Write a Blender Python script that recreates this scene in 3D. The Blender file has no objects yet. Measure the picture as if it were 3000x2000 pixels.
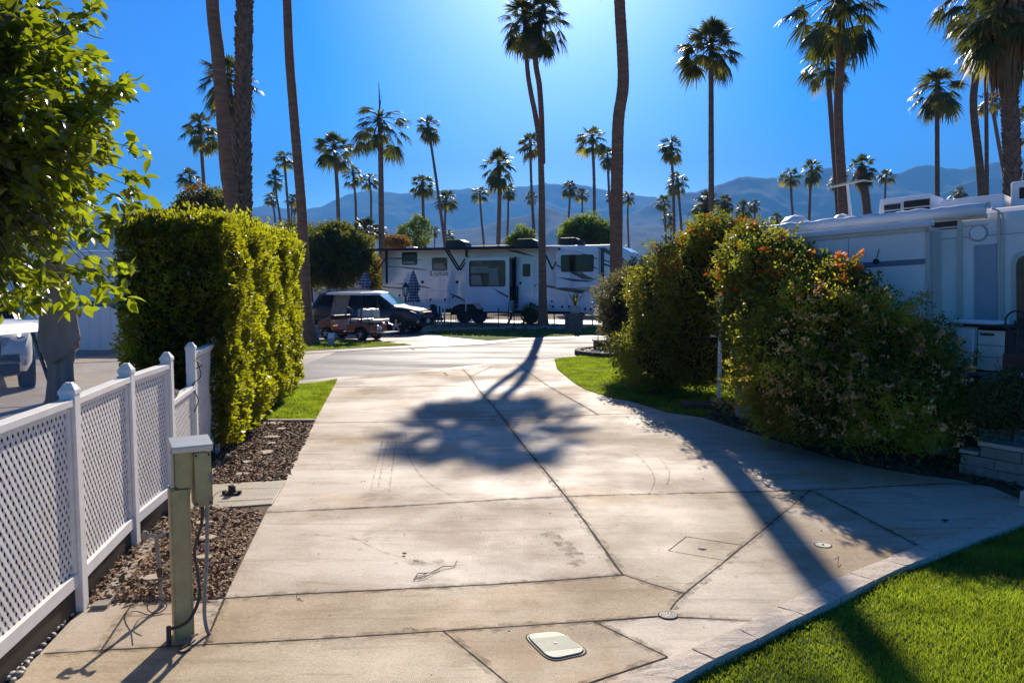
SKY_AIR, SKY_DUST, SKY_OZ, SKY_SAT, SKY_GAM, SKY_STR, SKY_HUE, SKY_VAL = .8, .6, 5.0, 1.36, 1.95, .05, .500, .25
SUN_STR, EXPO, LQ = 5.0, 1.25, 1.0
HAZE = .00029; HAZE_COL = (.13, .44, 1.0, 1)
import bpy, math, random
import numpy as np
from mathutils import Vector, Matrix, noise as mnoise
C = bpy.context.scene.collection
sc = bpy.context.scene
pi = math.pi
random.seed(7)
# ---------------------------------------------------------------- camera geometry
FL = 2250.0; EYE = 2.1; PIT = math.atan(171 / FL)
cP, sP = math.cos(PIT), math.sin(PIT)
def ray(px, py):
    u = (px - 1500) / FL; v = (1000 - py) / FL
    return Vector((u, cP + v * sP, -sP + v * cP))
def G(px, py, z=0.0):
    r = ray(px, py); t = (z - EYE) / r.z
    return Vector((r.x * t, r.y * t, z))
def D(px, py, y):
    r = ray(px, py); t = y / r.y
    return Vector((r.x * t, y, EYE + r.z * t))
# ---------------------------------------------------------------- materials
def nt(name):
    m = bpy.data.materials.new(name); m.use_nodes = True
    t = m.node_tree; t.nodes.clear()
    o = t.nodes.new('ShaderNodeOutputMaterial'); b = t.nodes.new('ShaderNodeBsdfPrincipled')
    t.links.new(b.outputs[0], o.inputs[0])
    return m, t, b, o
def N(t, kind, **kw):
    n = t.nodes.new(kind)
    for k, v in kw.items():
        if k in n.inputs: n.inputs[k].default_value = v
        else: setattr(n, k, v)
    return n
def rgb(c): return (c[0], c[1], c[2], 1.0)
def coords(t, gen='Object', scale=(1, 1, 1)):
    tc = N(t, 'ShaderNodeTexCoord'); mp = N(t, 'ShaderNodeMapping')
    mp.inputs['Scale'].default_value = scale
    t.links.new(tc.outputs[gen], mp.inputs[0]); return mp.outputs[0]
def noise(t, vec, scale, detail=4, rough=.6):
    n = N(t, 'ShaderNodeTexNoise'); n.inputs['Scale'].default_value = scale
    n.inputs['Detail'].default_value = detail; n.inputs['Roughness'].default_value = rough
    t.links.new(vec, n.inputs['Vector']); return n.outputs['Fac']
def ramp(t, fac, stops):
    r = N(t, 'ShaderNodeValToRGB'); e = r.color_ramp.elements
    while len(e) < len(stops): e.new(.5)
    for i, (p, c) in enumerate(stops):
        e[i].position = p; e[i].color = rgb(c) if hasattr(c, '__len__') else (c, c, c, 1)
    t.links.new(fac, r.inputs[0]); return r.outputs[0]
def mix(t, fac, a, b, mode='MIX'):
    m = N(t, 'ShaderNodeMix', data_type='RGBA', blend_type=mode)
    for s, v in ((0, fac), (6, a), (7, b)):
        if isinstance(v, bpy.types.NodeSocket): t.links.new(v, m.inputs[s])
        elif hasattr(v, '__len__'): m.inputs[s].default_value = rgb(v)
        else: m.inputs[s].default_value = v
    return m.outputs[2]
def bump(t, b, h, strength=.3, dist=.01):
    n = N(t, 'ShaderNodeBump'); n.inputs['Strength'].default_value = strength
    n.inputs['Distance'].default_value = dist
    t.links.new(h, n.inputs['Height']); t.links.new(n.outputs[0], b.inputs['Normal'])
def mat(name, c, c2=None, rough=.6, spec=.5, metal=0., sc_=6., bsc=40., bst=.0, bd=.005, coat=0., sx=(1, 1, 1), rv=0.):
    m, t, b, o = nt(name)
    v = coords(t, scale=sx)
    if c2 is None: c2 = tuple(x * .82 for x in c)
    f = ramp(t, noise(t, v, sc_, 5), [(.3, 0.), (.7, 1.)])
    t.links.new(mix(t, f, c, c2), b.inputs['Base Color'])
    b.inputs['Roughness'].default_value = rough; b.inputs['Specular IOR Level'].default_value = spec
    b.inputs['Metallic'].default_value = metal; b.inputs['Coat Weight'].default_value = coat
    if rv:
        t.links.new(ramp(t, noise(t, v, sc_ * .7, 3), [(.3, rough - rv), (.7, rough + rv)]), b.inputs['Roughness'])
    if bst: bump(t, b, noise(t, v, bsc, 5), bst, bd)
    return m
def leafmat(name, c1, c2, tr, tf=.4, rough=.45, spec=.4, big=.5, dead=.0):
    m, t, b, o = nt(name)
    g = N(t, 'ShaderNodeNewGeometry')
    v = coords(t)
    r = mix(t, g.outputs['Random Per Island'], c1, c2)
    if dead: r = mix(t, ramp(t, g.outputs['Random Per Island'], [(1 - dead - .01, 0.), (1 - dead, 1.)]), r, (.22, .12, .04))
    f = ramp(t, noise(t, v, big, 2), [(.35, .65), (.65, 1.25)])
    r = mix(t, 1.0, r, f, 'MULTIPLY')
    t.links.new(r, b.inputs['Base Color'])
    b.inputs['Roughness'].default_value = rough; b.inputs['Specular IOR Level'].default_value = spec
    tb = N(t, 'ShaderNodeBsdfTranslucent')
    t.links.new(mix(t, 1.0, tr, f, 'MULTIPLY'), tb.inputs[0])
    ms = N(t, 'ShaderNodeMixShader'); ms.inputs[0].default_value = tf
    t.links.new(b.outputs[0], ms.inputs[1]); t.links.new(tb.outputs[0], ms.inputs[2])
    t.links.new(ms.outputs[0], o.inputs[0]); return m
def glassmat(name, tint=(.8, .85, .9), alpha=.35, rough=.03):
    m, t, b, o = nt(name)
    b.inputs['Base Color'].default_value = rgb(tint); b.inputs['Roughness'].default_value = rough
    b.inputs['Alpha'].default_value = alpha; return m
def islandmat(name, cols, rough=.7, bst=.3, bsc=60.):
    m, t, b, o = nt(name)
    g = N(t, 'ShaderNodeNewGeometry'); n = len(cols)
    r = ramp(t, g.outputs['Random Per Island'], [(i / n, c) for i, c in enumerate(cols)])
    v = coords(t); f = ramp(t, noise(t, v, 30, 4), [(.3, .7), (.7, 1.15)])
    t.links.new(mix(t, 1.0, r, f, 'MULTIPLY'), b.inputs['Base Color'])
    b.inputs['Roughness'].default_value = rough
    if bst: bump(t, b, noise(t, v, bsc, 4), bst, .004)
    return m
M = {}
def concrete(name, a, bcol, stain, rlo=.62, rhi=.88, broom=True):
    m, t, b, o = nt(name)
    v = coords(t); vs = coords(t, scale=(.35, 1.6, 1))
    big = noise(t, v, .55, 5, .6); med = noise(t, vs, 2.2, 6, .65); fine = noise(t, v, 45, 4, .7)
    strk = noise(t, coords(t, scale=(1., 3.2, 1)), 2.6, 6, .75)
    c = mix(t, ramp(t, med, [(.32, 0.), (.68, 1.)]), a, bcol)
    c = mix(t, ramp(t, big, [(.46, 0.), (.64, .72)]), c, stain)
    c = mix(t, ramp(t, strk, [(.52, 0.), (.78, .4)]), c, tuple(x * .62 for x in stain))
    rust = ramp(t, noise(t, v, .38, 4, .7), [(.52, 0.), (.66, .7)])
    c = mix(t, rust, c, (.52, .32, .15))
    spots = ramp(t, noise(t, v, 7.0, 3, .5), [(.70, 0.), (.76, .5)])
    c = mix(t, spots, c, (.12, .09, .06))
    sp2 = ramp(t, fine, [(.3, .82), (.6, 1.06)])
    c = mix(t, 1.0, c, sp2, 'MULTIPLY')
    drk = ramp(t, noise(t, v, 1.3, 7, .75), [(.55, 0.), (.72, .62)]); c = mix(t, drk, c, (.17, .12, .075))
    ln = ramp(t, noise(t, coords(t, scale=(.6, 6, 1)), 1.1, 6, .7), [(.55, 0.), (.62, .35), (.70, 0.)]); c = mix(t, ln, c, (.24, .17, .11))
    pit = ramp(t, noise(t, v, 160, 2, .5), [(.36, .65), (.44, 1.)]); c = mix(t, 1.0, c, pit, 'MULTIPLY')
    if broom:
        bw = N(t, 'ShaderNodeTexWave', bands_direction='X'); bw.inputs['Scale'].default_value = 28; bw.inputs['Distortion'].default_value = 2.5; bw.inputs['Detail'].default_value = 3; bw.inputs['Detail Scale'].default_value = 3
        t.links.new(v, bw.inputs[0]); c = mix(t, 1.0, c, ramp(t, bw.outputs['Fac'], [(.0, .88), (1., 1.05)]), 'MULTIPLY')
    t.links.new(c, b.inputs['Base Color'])
    t.links.new(ramp(t, big, [(.35, rlo), (.6, rhi)]), b.inputs['Roughness'])
    b.inputs['Specular IOR Level'].default_value = .3
    bump(t, b, fine, .25, .003)
    return m
M['concrete'] = concrete('driveway concrete', (.70, .61, .50), (.60, .50, .39), (.40, .30, .20))
def slabmat(n, k):
    return concrete(n, tuple(a * b for a, b in zip((.70, .59, .45), k)), tuple(a * b for a, b in zip((.58, .47, .34), k)), (.36, .26, .15))
M['slab_a'] = slabmat('brown slab', (.84, .80, .72)); M['slab_b'] = slabmat('tan slab', (.90, .88, .80)); M['slab_c'] = slabmat('grey slab', (.92, .95, 1.0)); M['slab_d'] = slabmat('dark slab', (.72, .68, .60)); M['slab_e'] = slabmat('worn slab', (.80, .80, .78))
M['concrete2'] = concrete('pale concrete', (.46, .41, .35), (.38, .33, .28), (.28, .24, .19), .5, .7)
M['pad'] = concrete('worn concrete pads', (.50, .45, .36), (.40, .36, .29), (.34, .28, .20), .5, .75)
def stainmat():
    m, t, b, o = nt('joint stain'); v = coords(t); b.inputs['Base Color'].default_value = (.13, .085, .05, 1); b.inputs['Roughness'].default_value = .9
    t.links.new(ramp(t, noise(t, v, 9, 5, .7), [(.42, 0.), (.7, .55)]), b.inputs['Alpha']); return m
M['stain'] = stainmat()
M['joint'] = mat('joint dirt', (.035, .026, .018), (.07, .05, .035), .9, .2)
def asphalt():
    m, t, b, o = nt('asphalt'); v = coords(t)
    f = noise(t, v, 90, 3, .8); w = noise(t, coords(t, scale=(.25, 1, 1)), .8, 5, .65)
    c = mix(t, ramp(t, w, [(.35, 0.), (.65, 1.)]), (.07, .07, .075), (.125, .12, .12))
    c = mix(t, 1.0, c, ramp(t, f, [(.3, .6), (.7, 1.4)]), 'MULTIPLY')
    t.links.new(c, b.inputs['Base Color'])
    t.links.new(ramp(t, w, [(.35, .6), (.65, .85)]), b.inputs['Roughness'])
    bump(t, b, f, .5, .006); return m
M['asphalt'] = asphalt()
M['soil'] = mat('bed soil', (.10, .065, .04), (.20, .15, .09), .95, .2, sc_=5, bsc=30, bst=.8, bd=.02)
M['desert'] = mat('desert ground', (.30, .25, .19), (.22, .19, .14), .95, .2, sc_=.05, bsc=2, bst=.3)
M['turf'] = mat('turf base', (.045, .075, .012), (.07, .10, .02), .95, .2, sc_=3, bsc=50, bst=.6, bd=.02)
M['grass'] = leafmat('grass blades', (.06, .12, .012), (.26, .27, .06), (.46, .60, .03), .45, .5, .3, 1.9, dead=.04)
M['white'] = mat('white vinyl', (.80, .80, .80), (.72, .71, .70), .35, .5, sc_=3)
M['white_old'] = mat('weathered white vinyl', (.88, .85, .82), (.78, .74, .68), .5, .35, sc_=7)
M['rvwhite'] = mat('gelcoat white', (.74, .77, .82), (.66, .69, .74), .16, .5, sc_=.8, coat=.4)
M['rvwhite2'] = mat('aged white panel', (.90, .84, .77), (.80, .74, .67), .38, .5, sc_=1.5)
M['rvgrey'] = mat('grey textured panel', (.40, .42, .45), (.34, .36, .39), .5, .4)
M['cream'] = mat('cream trim', (.62, .58, .48), (.54, .50, .41), .5, .4)
M['black'] = mat('black plastic', (.018, .015, .013), (.03, .026, .022), .5, .3)
M['iron'] = mat('black iron', (.012, .012, .012), (.03, .025, .02), .5, .5)
M['tyre'] = mat('tyre rubber', (.02, .02, .02), (.035, .033, .03), .8, .3)
M['alloy'] = mat('alloy rim', (.55, .55, .57), (.45, .45, .47), .3, .5, .9)
M['chrome'] = mat('chrome', (.75, .75, .77), (.6, .6, .62), .12, .5, 1.)
M['glassd'] = mat('dark tinted glass', (.014, .011, .009), (.024, .018, .014), .08, .25)
M['glassb'] = mat('brown tinted glass', (.16, .10, .06), (.03, .02, .014), .10, .25, sc_=1.6)
M['glassc'] = mat('windscreen glass', (.04, .34, .40), (.02, .16, .20), .08, .5)
M['clear'] = glassmat('clear plastic', (.7, .74, .78), .12, .08)
M['suv'] = mat('dark grey car paint', (.020, .021, .023), (.016, .017, .018), .35, .35, .1, coat=.5)
M['brown'] = mat('copper brown body', (.34, .11, .04), (.25, .08, .03), .25, .6, .2, coat=.8)
M['vinylseat'] = mat('cream seat vinyl', (.55, .52, .47), (.46, .43, .38), .45, .5)
M['decal_d'] = mat('dark decal', (.05, .045, .045), (.07, .06, .055), .25)
M['decal_t'] = mat('taupe decal', (.22, .20, .17), (.17, .155, .14), .25)
M['decal_b'] = mat('blue grey decal', (.16, .19, .26), (.13, .16, .22), .3)
M['red'] = mat('red lens', (.5, .01, .01), (.4, .01, .01), .2)
M['lens'] = mat('clear lamp lens', (.55, .57, .6), (.3, .31, .33), .1, .8)
M['pedestal'] = mat('olive painted metal', (.55, .45, .19), (.36, .27, .12), .55, .4, sc_=7, bsc=60, bst=.05)
M['pedtop'] = mat('galvanised lid', (.58, .59, .56), (.5, .5, .46), .4, .5, .2)
M['pipe'] = mat('grey pipe', (.33, .31, .27), (.22, .19, .15), .6, .4, sc_=14)
M['cable'] = mat('cable', (.04, .038, .034), (.07, .06, .05), .6)
M['bark'] = mat('palm bark', (.26, .17, .12), (.13, .08, .055), .9, .2, sc_=3, bsc=9, bst=.9, bd=.03, sx=(1, 1, 4))
M['bark_red'] = mat('brown palm bark', (.34, .185, .11), (.20, .10, .06), .9, .2, sc_=3, bsc=9, bst=.9, bd=.03, sx=(1, 1, 5))
M['boots'] = mat('old leaf bases', (.27, .19, .13), (.12, .08, .055), .9, .2, sc_=8, bsc=30, bst=.5)
M['skirt'] = leafmat('dry fronds', (.20, .12, .06), (.30, .19, .09), (.34, .19, .07), .3, .8, .2)
M['frond'] = leafmat('palm fronds', (.035, .055, .012), (.085, .095, .02), (.15, .17, .02), .32, .42, .5, .8)
M['frond_y'] = leafmat('yellowing fronds', (.10, .11, .02), (.20, .17, .04), (.40, .36, .05), .45, .45, .4, .8)
M['hedge'] = leafmat('ficus hedge leaves', (.022, .026, .009), (.055, .062, .012), (.60, .62, .012), .46, .38, .45, .9, dead=.07)
M['core'] = mat('dark light blocking core', (.028, .020, .012), (.045, .034, .018), .95, .1, sc_=9, bsc=30, bst=.8, bd=.03)  # dark solid core added inside foliage to block light, not modelled twigs
M['citrus'] = leafmat('citrus leaves', (.03, .055, .012), (.09, .12, .018), (.46, .55, .012), .45, .26, .55, 1.2, dead=.025)
M['bush_dark'] = leafmat('dark shrub leaves', (.065, .072, .016), (.12, .125, .025), (.38, .42, .03), .42, .5, .35, .8, dead=.03)
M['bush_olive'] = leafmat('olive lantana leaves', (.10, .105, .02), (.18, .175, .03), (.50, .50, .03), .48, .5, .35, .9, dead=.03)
M['bush_lit'] = leafmat('sunlit yellow green lantana leaves', (.15, .16, .02), (.25, .25, .03), (.80, .74, .04), .5, .45, .4, .9)  # brighter copy of the lantana leaf, sunlight put into its colour
M['bush_mid'] = leafmat('green shrub leaves', (.09, .09, .015), (.17, .16, .025), (.48, .46, .03), .42, .45, .4, .9)
M['bush_grey'] = leafmat('grey green leaves', (.09, .10, .045), (.16, .16, .08), (.26, .25, .09), .4, .5, .3, .9)
M['tree_far'] = leafmat('tree leaves', (.05, .06, .016), (.12, .125, .03), (.32, .34, .04), .35, .6, .3, .5)
M['tree_light'] = leafmat('bright tree leaves', (.08, .12, .03), (.14, .18, .05), (.30, .40, .05), .45, .6, .3, .5)
M['bronze_leaf'] = leafmat('bronze leaves', (.10, .06, .02), (.16, .10, .03), (.35, .20, .04), .4, .6, .3, .5)
M['orange'] = leafmat('orange petals', (.85, .16, .01), (.90, .30, .03), (.9, .25, .01), .4, .6, .3)
M['peach'] = leafmat('peach blossom', (.80, .42, .16), (.88, .55, .30), (.85, .45, .14), .35, .7, .3)
M['pink'] = leafmat('pink blossom', (.7, .05, .18), (.8, .3, .4), (.7, .1, .2), .4, .7, .3)
M['umb'] = mat('grey canvas', (.36, .29, .26), (.26, .205, .18), .85, .2, sc_=4, bsc=120, bst=.3)
def plaid():
    m, t, b, o = nt('plaid canvas'); v = coords(t)
    w1 = N(t, 'ShaderNodeTexWave', bands_direction='Z'); w1.inputs['Scale'].default_value = 2.2
    w2 = N(t, 'ShaderNodeTexWave', bands_direction='X'); w2.inputs['Scale'].default_value = 3.5
    for w in (w1, w2): t.links.new(v, w.inputs[0])
    c = mix(t, ramp(t, w1.outputs['Fac'], [(.45, 0.), (.55, 1.)]), (.50, .48, .50), (.09, .09, .14))
    c = mix(t, ramp(t, w2.outputs['Fac'], [(.6, 0.), (.7, .8)]), c, (.06, .06, .11))
    t.links.new(c, b.inputs['Base Color']); b.inputs['Roughness'].default_value = .9; return m
M['plaid'] = plaid()
M['block'] = mat('split block', (.34, .31, .26), (.26, .235, .195), .9, .2, sc_=12, bsc=70, bst=.8, bd=.01)
M['kerbstone'] = mat('cast kerb stone', (.70, .60, .49), (.46, .38, .30), .8, .25, sc_=48, bsc=60, bst=1., bd=.006)
M['stonewall'] = mat('stacked stone', (.24, .20, .16), (.12, .10, .08), .9, .2, sc_=8, bsc=18, bst=1., bd=.03)
M['brick'] = mat('red brown stone', (.16, .10, .07), (.09, .06, .045), .85, .2, sc_=14, bsc=40, bst=.8)
M['flag'] = mat('flagstone', (.48, .36, .27), (.40, .33, .25), .75, .3, sc_=9, bsc=50, bst=.4)
M['stucco'] = mat('stucco', (.46, .43, .39), (.38, .35, .31), .9, .2, sc_=4, bsc=90, bst=.7)
M['lidplastic'] = mat('utility lid', (.56, .57, .43), (.48, .49, .36), .6, .4, sc_=12, bsc=120, bst=.6)
M['gravel'] = islandmat('gravel', [(.30, .15, .07), (.46, .27, .14), (.16, .08, .04), (.56, .40, .25), (.36, .16, .07), (.22, .11, .055)], .7)
M['litter'] = islandmat('leaf litter', [(.14, .075, .035), (.24, .15, .07), (.075, .04, .02), (.30, .20, .11), (.17, .085, .04)], .85)
M['cobble'] = mat('river cobble', (.27, .26, .25), (.17, .16, .15), .5, .5, sc_=18, bsc=60, bst=.2)
M['cobble2'] = mat('tan river cobble', (.38, .34, .28), (.28, .24, .19), .5, .5, sc_=18, bsc=60, bst=.2)
M['rockbed'] = islandmat('bed rocks', [(.22, .16, .13), (.38, .33, .29), (.13, .09, .075), (.46, .42, .38)], .7)
M['dryleaf'] = mat('dead leaf', (.12, .05, .02), (.07, .03, .015), .8)
M['twig'] = mat('twig', (.10, .06, .035), (.06, .04, .02), .9)
M['fridge_in'] = mat('fridge interior', (.80, .78, .68), (.70, .68, .58), .5)
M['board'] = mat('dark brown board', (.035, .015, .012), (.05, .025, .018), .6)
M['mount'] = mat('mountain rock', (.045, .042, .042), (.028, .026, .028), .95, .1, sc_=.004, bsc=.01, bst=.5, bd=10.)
# ---------------------------------------------------------------- mesh helpers
def tag(o, label=None, cat=None, group=None, kind=None):
    if label: o['label'] = label
    if cat: o['category'] = cat
    if group: o['group'] = group
    if kind: o['kind'] = kind
    return o
def thing(name, label, cat, loc=(0, 0, 0), rz=0, group=None):
    o = bpy.data.objects.new(name, None); C.objects.link(o); o.empty_display_size = .2
    o.location = loc; o.rotation_euler = (0, 0, rz)
    return tag(o, label, cat, group)
def orig(p):
    v = Vector((0, 0, 0))
    while p is not None: v = v + Vector(p.location); p = p.parent
    return v
class MB:
    def __init__(s): s.v = []; s.f = []; s.m = []; s.cm = 0
    def add(s, vs, fs):
        n = len(s.v); s.v += [tuple(p) for p in vs]; s.f += [tuple(i + n for i in f) for f in fs]; s.m += [s.cm] * len(fs)
        return s
    def box(s, c, d, rz=0, X=None, taper=1.0):
        hx, hy, hz = d[0] / 2, d[1] / 2, d[2] / 2; vs = []
        for z in (-1, 1):
            k = taper if z > 0 else 1
            for x, y in ((-1, -1), (1, -1), (1, 1), (-1, 1)):
                p = Vector((x * hx * k, y * hy * k, z * hz))
                if X is not None: p = X @ p
                elif rz: p = Matrix.Rotation(rz, 3, 'Z') @ p
                vs.append(p + Vector(c))
        return s.add(vs, [(3, 2, 1, 0), (4, 5, 6, 7), (0, 1, 5, 4), (1, 2, 6, 5), (2, 3, 7, 6), (3, 0, 4, 7)])
    def beam(s, a, b, w, h=None, up=(0, 0, 1)):
        a, b = Vector(a), Vector(b); h = h or w; t = (b - a); L = t.length
        if L < 1e-6: return s
        t.normalize(); u = Vector(up)
        if abs(t.dot(u)) > .98: u = Vector((0, 1, 0))
        sd = t.cross(u).normalized(); up2 = sd.cross(t)
        X = Matrix((t, sd, up2)).transposed()
        return s.box((a + b) / 2, (L, w, h), X=X)
    def tube(s, pts, r, n=8, cap=True):
        pts = [Vector(p) for p in pts]; k = len(pts)
        if not hasattr(r, '__len__'): r = [r] * k
        vs = []; pu = None
        for i, p in enumerate(pts):
            t = (pts[min(i + 1, k - 1)] - pts[max(i - 1, 0)])
            t = t.normalized() if t.length > 1e-9 else Vector((0, 0, 1))
            if pu is None: pu = Vector((1, 0, 0)) if abs(t.x) < .9 else Vector((0, 1, 0))
            u = (pu - t * pu.dot(t)).normalized(); pu = u; w = t.cross(u)
            for j in range(n):
                a = 2 * pi * j / n; vs.append(p + (u * math.cos(a) + w * math.sin(a)) * r[i])
        fs = [(i * n + j, i * n + (j + 1) % n, (i + 1) * n + (j + 1) % n, (i + 1) * n + j) for i in range(k - 1) for j in range(n)]
        if cap: fs += [tuple(range(n))[::-1], tuple(range((k - 1) * n, k * n))]
        return s.add(vs, fs)
    def lathe(s, c, prof, n=16, axis='Z', X=None):
        vs = []
        for r, z in prof:
            for j in range(n):
                a = 2 * pi * j / n; p = Vector((r * math.cos(a), r * math.sin(a), z))
                if axis == 'Y': p = Vector((p.x, p.z, p.y))
                if X is not None: p = X @ p
                vs.append(p + Vector(c))
        k = len(prof)
        fs = [(i * n + j, i * n + (j + 1) % n, (i + 1) * n + (j + 1) % n, (i + 1) * n + j) for i in range(k - 1) for j in range(n)]
        fs += [tuple(range(n))[::-1], tuple(range((k - 1) * n, k * n))]
        return s.add(vs, fs)
    def prism(s, poly, off):
        n = len(poly); off = Vector(off); a = [Vector(p) for p in poly]; b = [p + off for p in a]
        return s.add(a + b, [tuple(range(n))[::-1], tuple(range(n, 2 * n))] + [(i, (i + 1) % n, n + (i + 1) % n, n + i) for i in range(n)])
    def poly(s, pts): return s.add(pts, [tuple(range(len(pts)))])
    def build(s, name, mt, parent=None, world=False, smooth=False, bevel=0, solid=0):
        me = bpy.data.meshes.new(name)
        vs = s.v
        if world and parent is not None:
            o_ = orig(parent); vs = [(p[0] - o_.x, p[1] - o_.y, p[2] - o_.z) for p in vs]
        me.from_pydata(vs, [], s.f)
        for q in (mt if isinstance(mt, (list, tuple)) else [mt]): me.materials.append(M[q] if isinstance(q, str) else q)
        if isinstance(mt, (list, tuple)): me.polygons.foreach_set('material_index', s.m)
        if smooth: me.polygons.foreach_set('use_smooth', [True] * len(s.f))
        me.update(); o = bpy.data.objects.new(name, me); C.objects.link(o)
        if parent is not None: o.parent = parent
        if bevel:
            b = o.modifiers.new('b', 'BEVEL'); b.width = bevel; b.segments = 2; b.limit_method = 'ANGLE'
        if solid:
            b = o.modifiers.new('s', 'SOLIDIFY'); b.thickness = solid; b.offset = 0
        return o
def npmesh(name, V, Fc, mats, parent=None, midx=None, smooth=False, world=False):
    """V (n,3), Fc list of arrays (m,k)"""
    me = bpy.data.meshes.new(name)
    V = np.asarray(V, dtype=np.float64)
    if world and parent is not None: V = V - np.array(orig(parent))
    if not isinstance(Fc, list): Fc = [Fc]
    tot = sum(len(f) for f in Fc); loops = np.concatenate([f.ravel() for f in Fc]).astype(np.int32)
    sizes = np.concatenate([np.full(len(f), f.shape[1]) for f in Fc]).astype(np.int32)
    starts = np.concatenate([[0], np.cumsum(sizes)[:-1]]).astype(np.int32)
    me.vertices.add(len(V)); me.vertices.foreach_set('co', V.ravel())
    me.loops.add(len(loops)); me.loops.foreach_set('vertex_index', loops)
    me.polygons.add(tot); me.polygons.foreach_set('loop_start', starts)
    for q in mats: me.materials.append(M[q])
    if midx is not None: me.polygons.foreach_set('material_index', np.asarray(midx, dtype=np.int32))
    if smooth: me.polygons.foreach_set('use_smooth', np.ones(tot, dtype=bool))
    me.update(calc_edges=True); me.validate()
    o = bpy.data.objects.new(name, me); C.objects.link(o)
    if parent is not None: o.parent = parent
    return o
rs = np.random.RandomState(11)
def unit(a): return a / np.maximum(np.linalg.norm(a, axis=1, keepdims=True), 1e-9)
# leaf templates in (length, width, normal); base at origin
LEAF4 = (np.array([[0, 0, 0], [.45, .28, .05], [1, 0, -.04], [.45, -.28, .05]]), [np.array([[0, 3, 2, 1]])])
_l = [(0, .02), (.18, .17), (.42, .26), (.68, .21), (.88, .09), (1, 0)]
def _leaf9():
    V = []; 
    for x, w in _l:
        dz = -.22 * x * x
        V += [[x, w, dz + .35 * w], [x, 0, dz], [x, -w, dz + .35 * w]]
    F_ = []
    for i in range(5):
        a = 3 * i
        F_ += [[a, a + 1, a + 4, a + 3], [a + 1, a + 2, a + 5, a + 4]]
    return np.array(V), [np.array(F_)]
LEAF9 = _leaf9()
def scatter(tmpl, P, Dr, size, Nn=None):
    """instances of a leaf template at points P with long axis Dr"""
    n = len(P); Dr = unit(Dr)
    if Nn is None: Nn = rs.normal(size=(n, 3))
    S = unit(np.cross(Dr, Nn)); U = np.cross(S, Dr)
    T, Fs = tmpl; size = np.broadcast_to(size, (n,))
    V = P[:, None, :] + size[:, None, None] * (T[None, :, 0, None] * Dr[:, None, :] + T[None, :, 1, None] * S[:, None, :] + T[None, :, 2, None] * U[:, None, :])
    k = T.shape[0]; off = (np.arange(n) * k)
    return V.reshape(-1, 3), [(f[None] + off[:, None, None]).reshape(-1, f.shape[1]) for f in Fs]
def joinm(parts):
    V = []; Fl = {}; n = 0; Ml = {}
    for v, fs, mi in parts:
        for f in fs:
            Fl.setdefault(f.shape[1], []).append(f + n); Ml.setdefault(f.shape[1], []).append(np.full(len(f), mi))
        V.append(v); n += len(v)
    ks = sorted(Fl)
    return np.concatenate(V), [np.concatenate(Fl[k]) for k in ks], np.concatenate([np.concatenate(Ml[k]) for k in ks])
def ico(sub=2):
    import bmesh
    b = bmesh.new(); bmesh.ops.create_icosphere(b, subdivisions=sub, radius=1.0)
    V = np.array([v.co[:] for v in b.verts]); Fa = np.array([[v.index for v in f.verts] for f in b.faces]); b.free()
    return V, Fa
ICO1 = ico(1); ICO2 = ico(2); ICO3 = ico(3)
def lump(P, k=1.0, amp=.18, seed=0):
    return np.array([1 + amp * mnoise.noise(Vector((p[0] * k + seed, p[1] * k - seed, p[2] * k))) * 2 for p in P])
def sheet(name, pts, z, mt, skirt=.15, kind='structure', label=None):
    b = MB(); P = [(p[0], p[1], z) for p in pts]; n = len(P)
    import mathutils
    tri = mathutils.geometry.tessellate_polygon([[Vector(p) for p in P]])
    b.add(P, [t for t in tri])
    if skirt: b.add(P + [(p[0], p[1], z - skirt) for p in P], [(i, (i + 1) % n, n + (i + 1) % n, n + i) for i in range(n)])
    o = b.build(name, mt); tag(o, label=label, kind=kind)
    import bmesh
    bm = bmesh.new(); bm.from_mesh(o.data); bmesh.ops.recalc_face_normals(bm, faces=bm.faces)
    # make top face up
    for f in bm.faces:
        if abs(f.normal.z) > .9 and f.normal.z < 0: f.normal_flip()
    bm.to_mesh(o.data); bm.free(); return o
def smoothline(pts, n=8):
    out = []; P = [Vector(p) for p in pts]; k = len(P)
    for i in range(k - 1):
        p0 = P[max(i - 1, 0)]; p1 = P[i]; p2 = P[i + 1]; p3 = P[min(i + 2, k - 1)]
        for j in range(n):
            t = j / n
            out.append(.5 * ((2 * p1) + (p2 - p0) * t + (2 * p0 - 5 * p1 + 4 * p2 - p3) * t * t + (3 * p1 - p0 - 3 * p2 + p3) * t ** 3))
    out.append(P[-1]); return out
# ================================================================= CAMERA, LIGHT, SKY
cam = bpy.data.cameras.new('camera'); co = bpy.data.objects.new('camera', cam); C.objects.link(co); sc.camera = co
co.location = (0, 0, EYE); co.rotation_euler = (pi / 2 - PIT, 0, 0)
cam.lens = 27.0; cam.sensor_width = 36; cam.clip_end = 30000; cam.clip_start = .05
SEL, SAZ = math.radians(29.1), math.radians(3.2)
w = bpy.data.worlds.new('World'); sc.world = w; w.use_nodes = True
wt = w.node_tree; wt.nodes.clear()
wo = wt.nodes.new('ShaderNodeOutputWorld'); bg = wt.nodes.new('ShaderNodeBackground'); sky = wt.nodes.new('ShaderNodeTexSky')
sky.sky_type = 'NISHITA'; sky.sun_disc = False; sky.sun_elevation = SEL; sky.sun_rotation = SAZ
sky.altitude = 100; sky.air_density = SKY_AIR; sky.dust_density = SKY_DUST; sky.ozone_density = SKY_OZ
hs = wt.nodes.new('ShaderNodeHueSaturation'); hs.inputs['Saturation'].default_value = SKY_SAT; hs.inputs['Hue'].default_value = SKY_HUE; hs.inputs['Value'].default_value = SKY_VAL
gm = wt.nodes.new('ShaderNodeGamma'); gm.inputs[1].default_value = SKY_GAM
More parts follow.
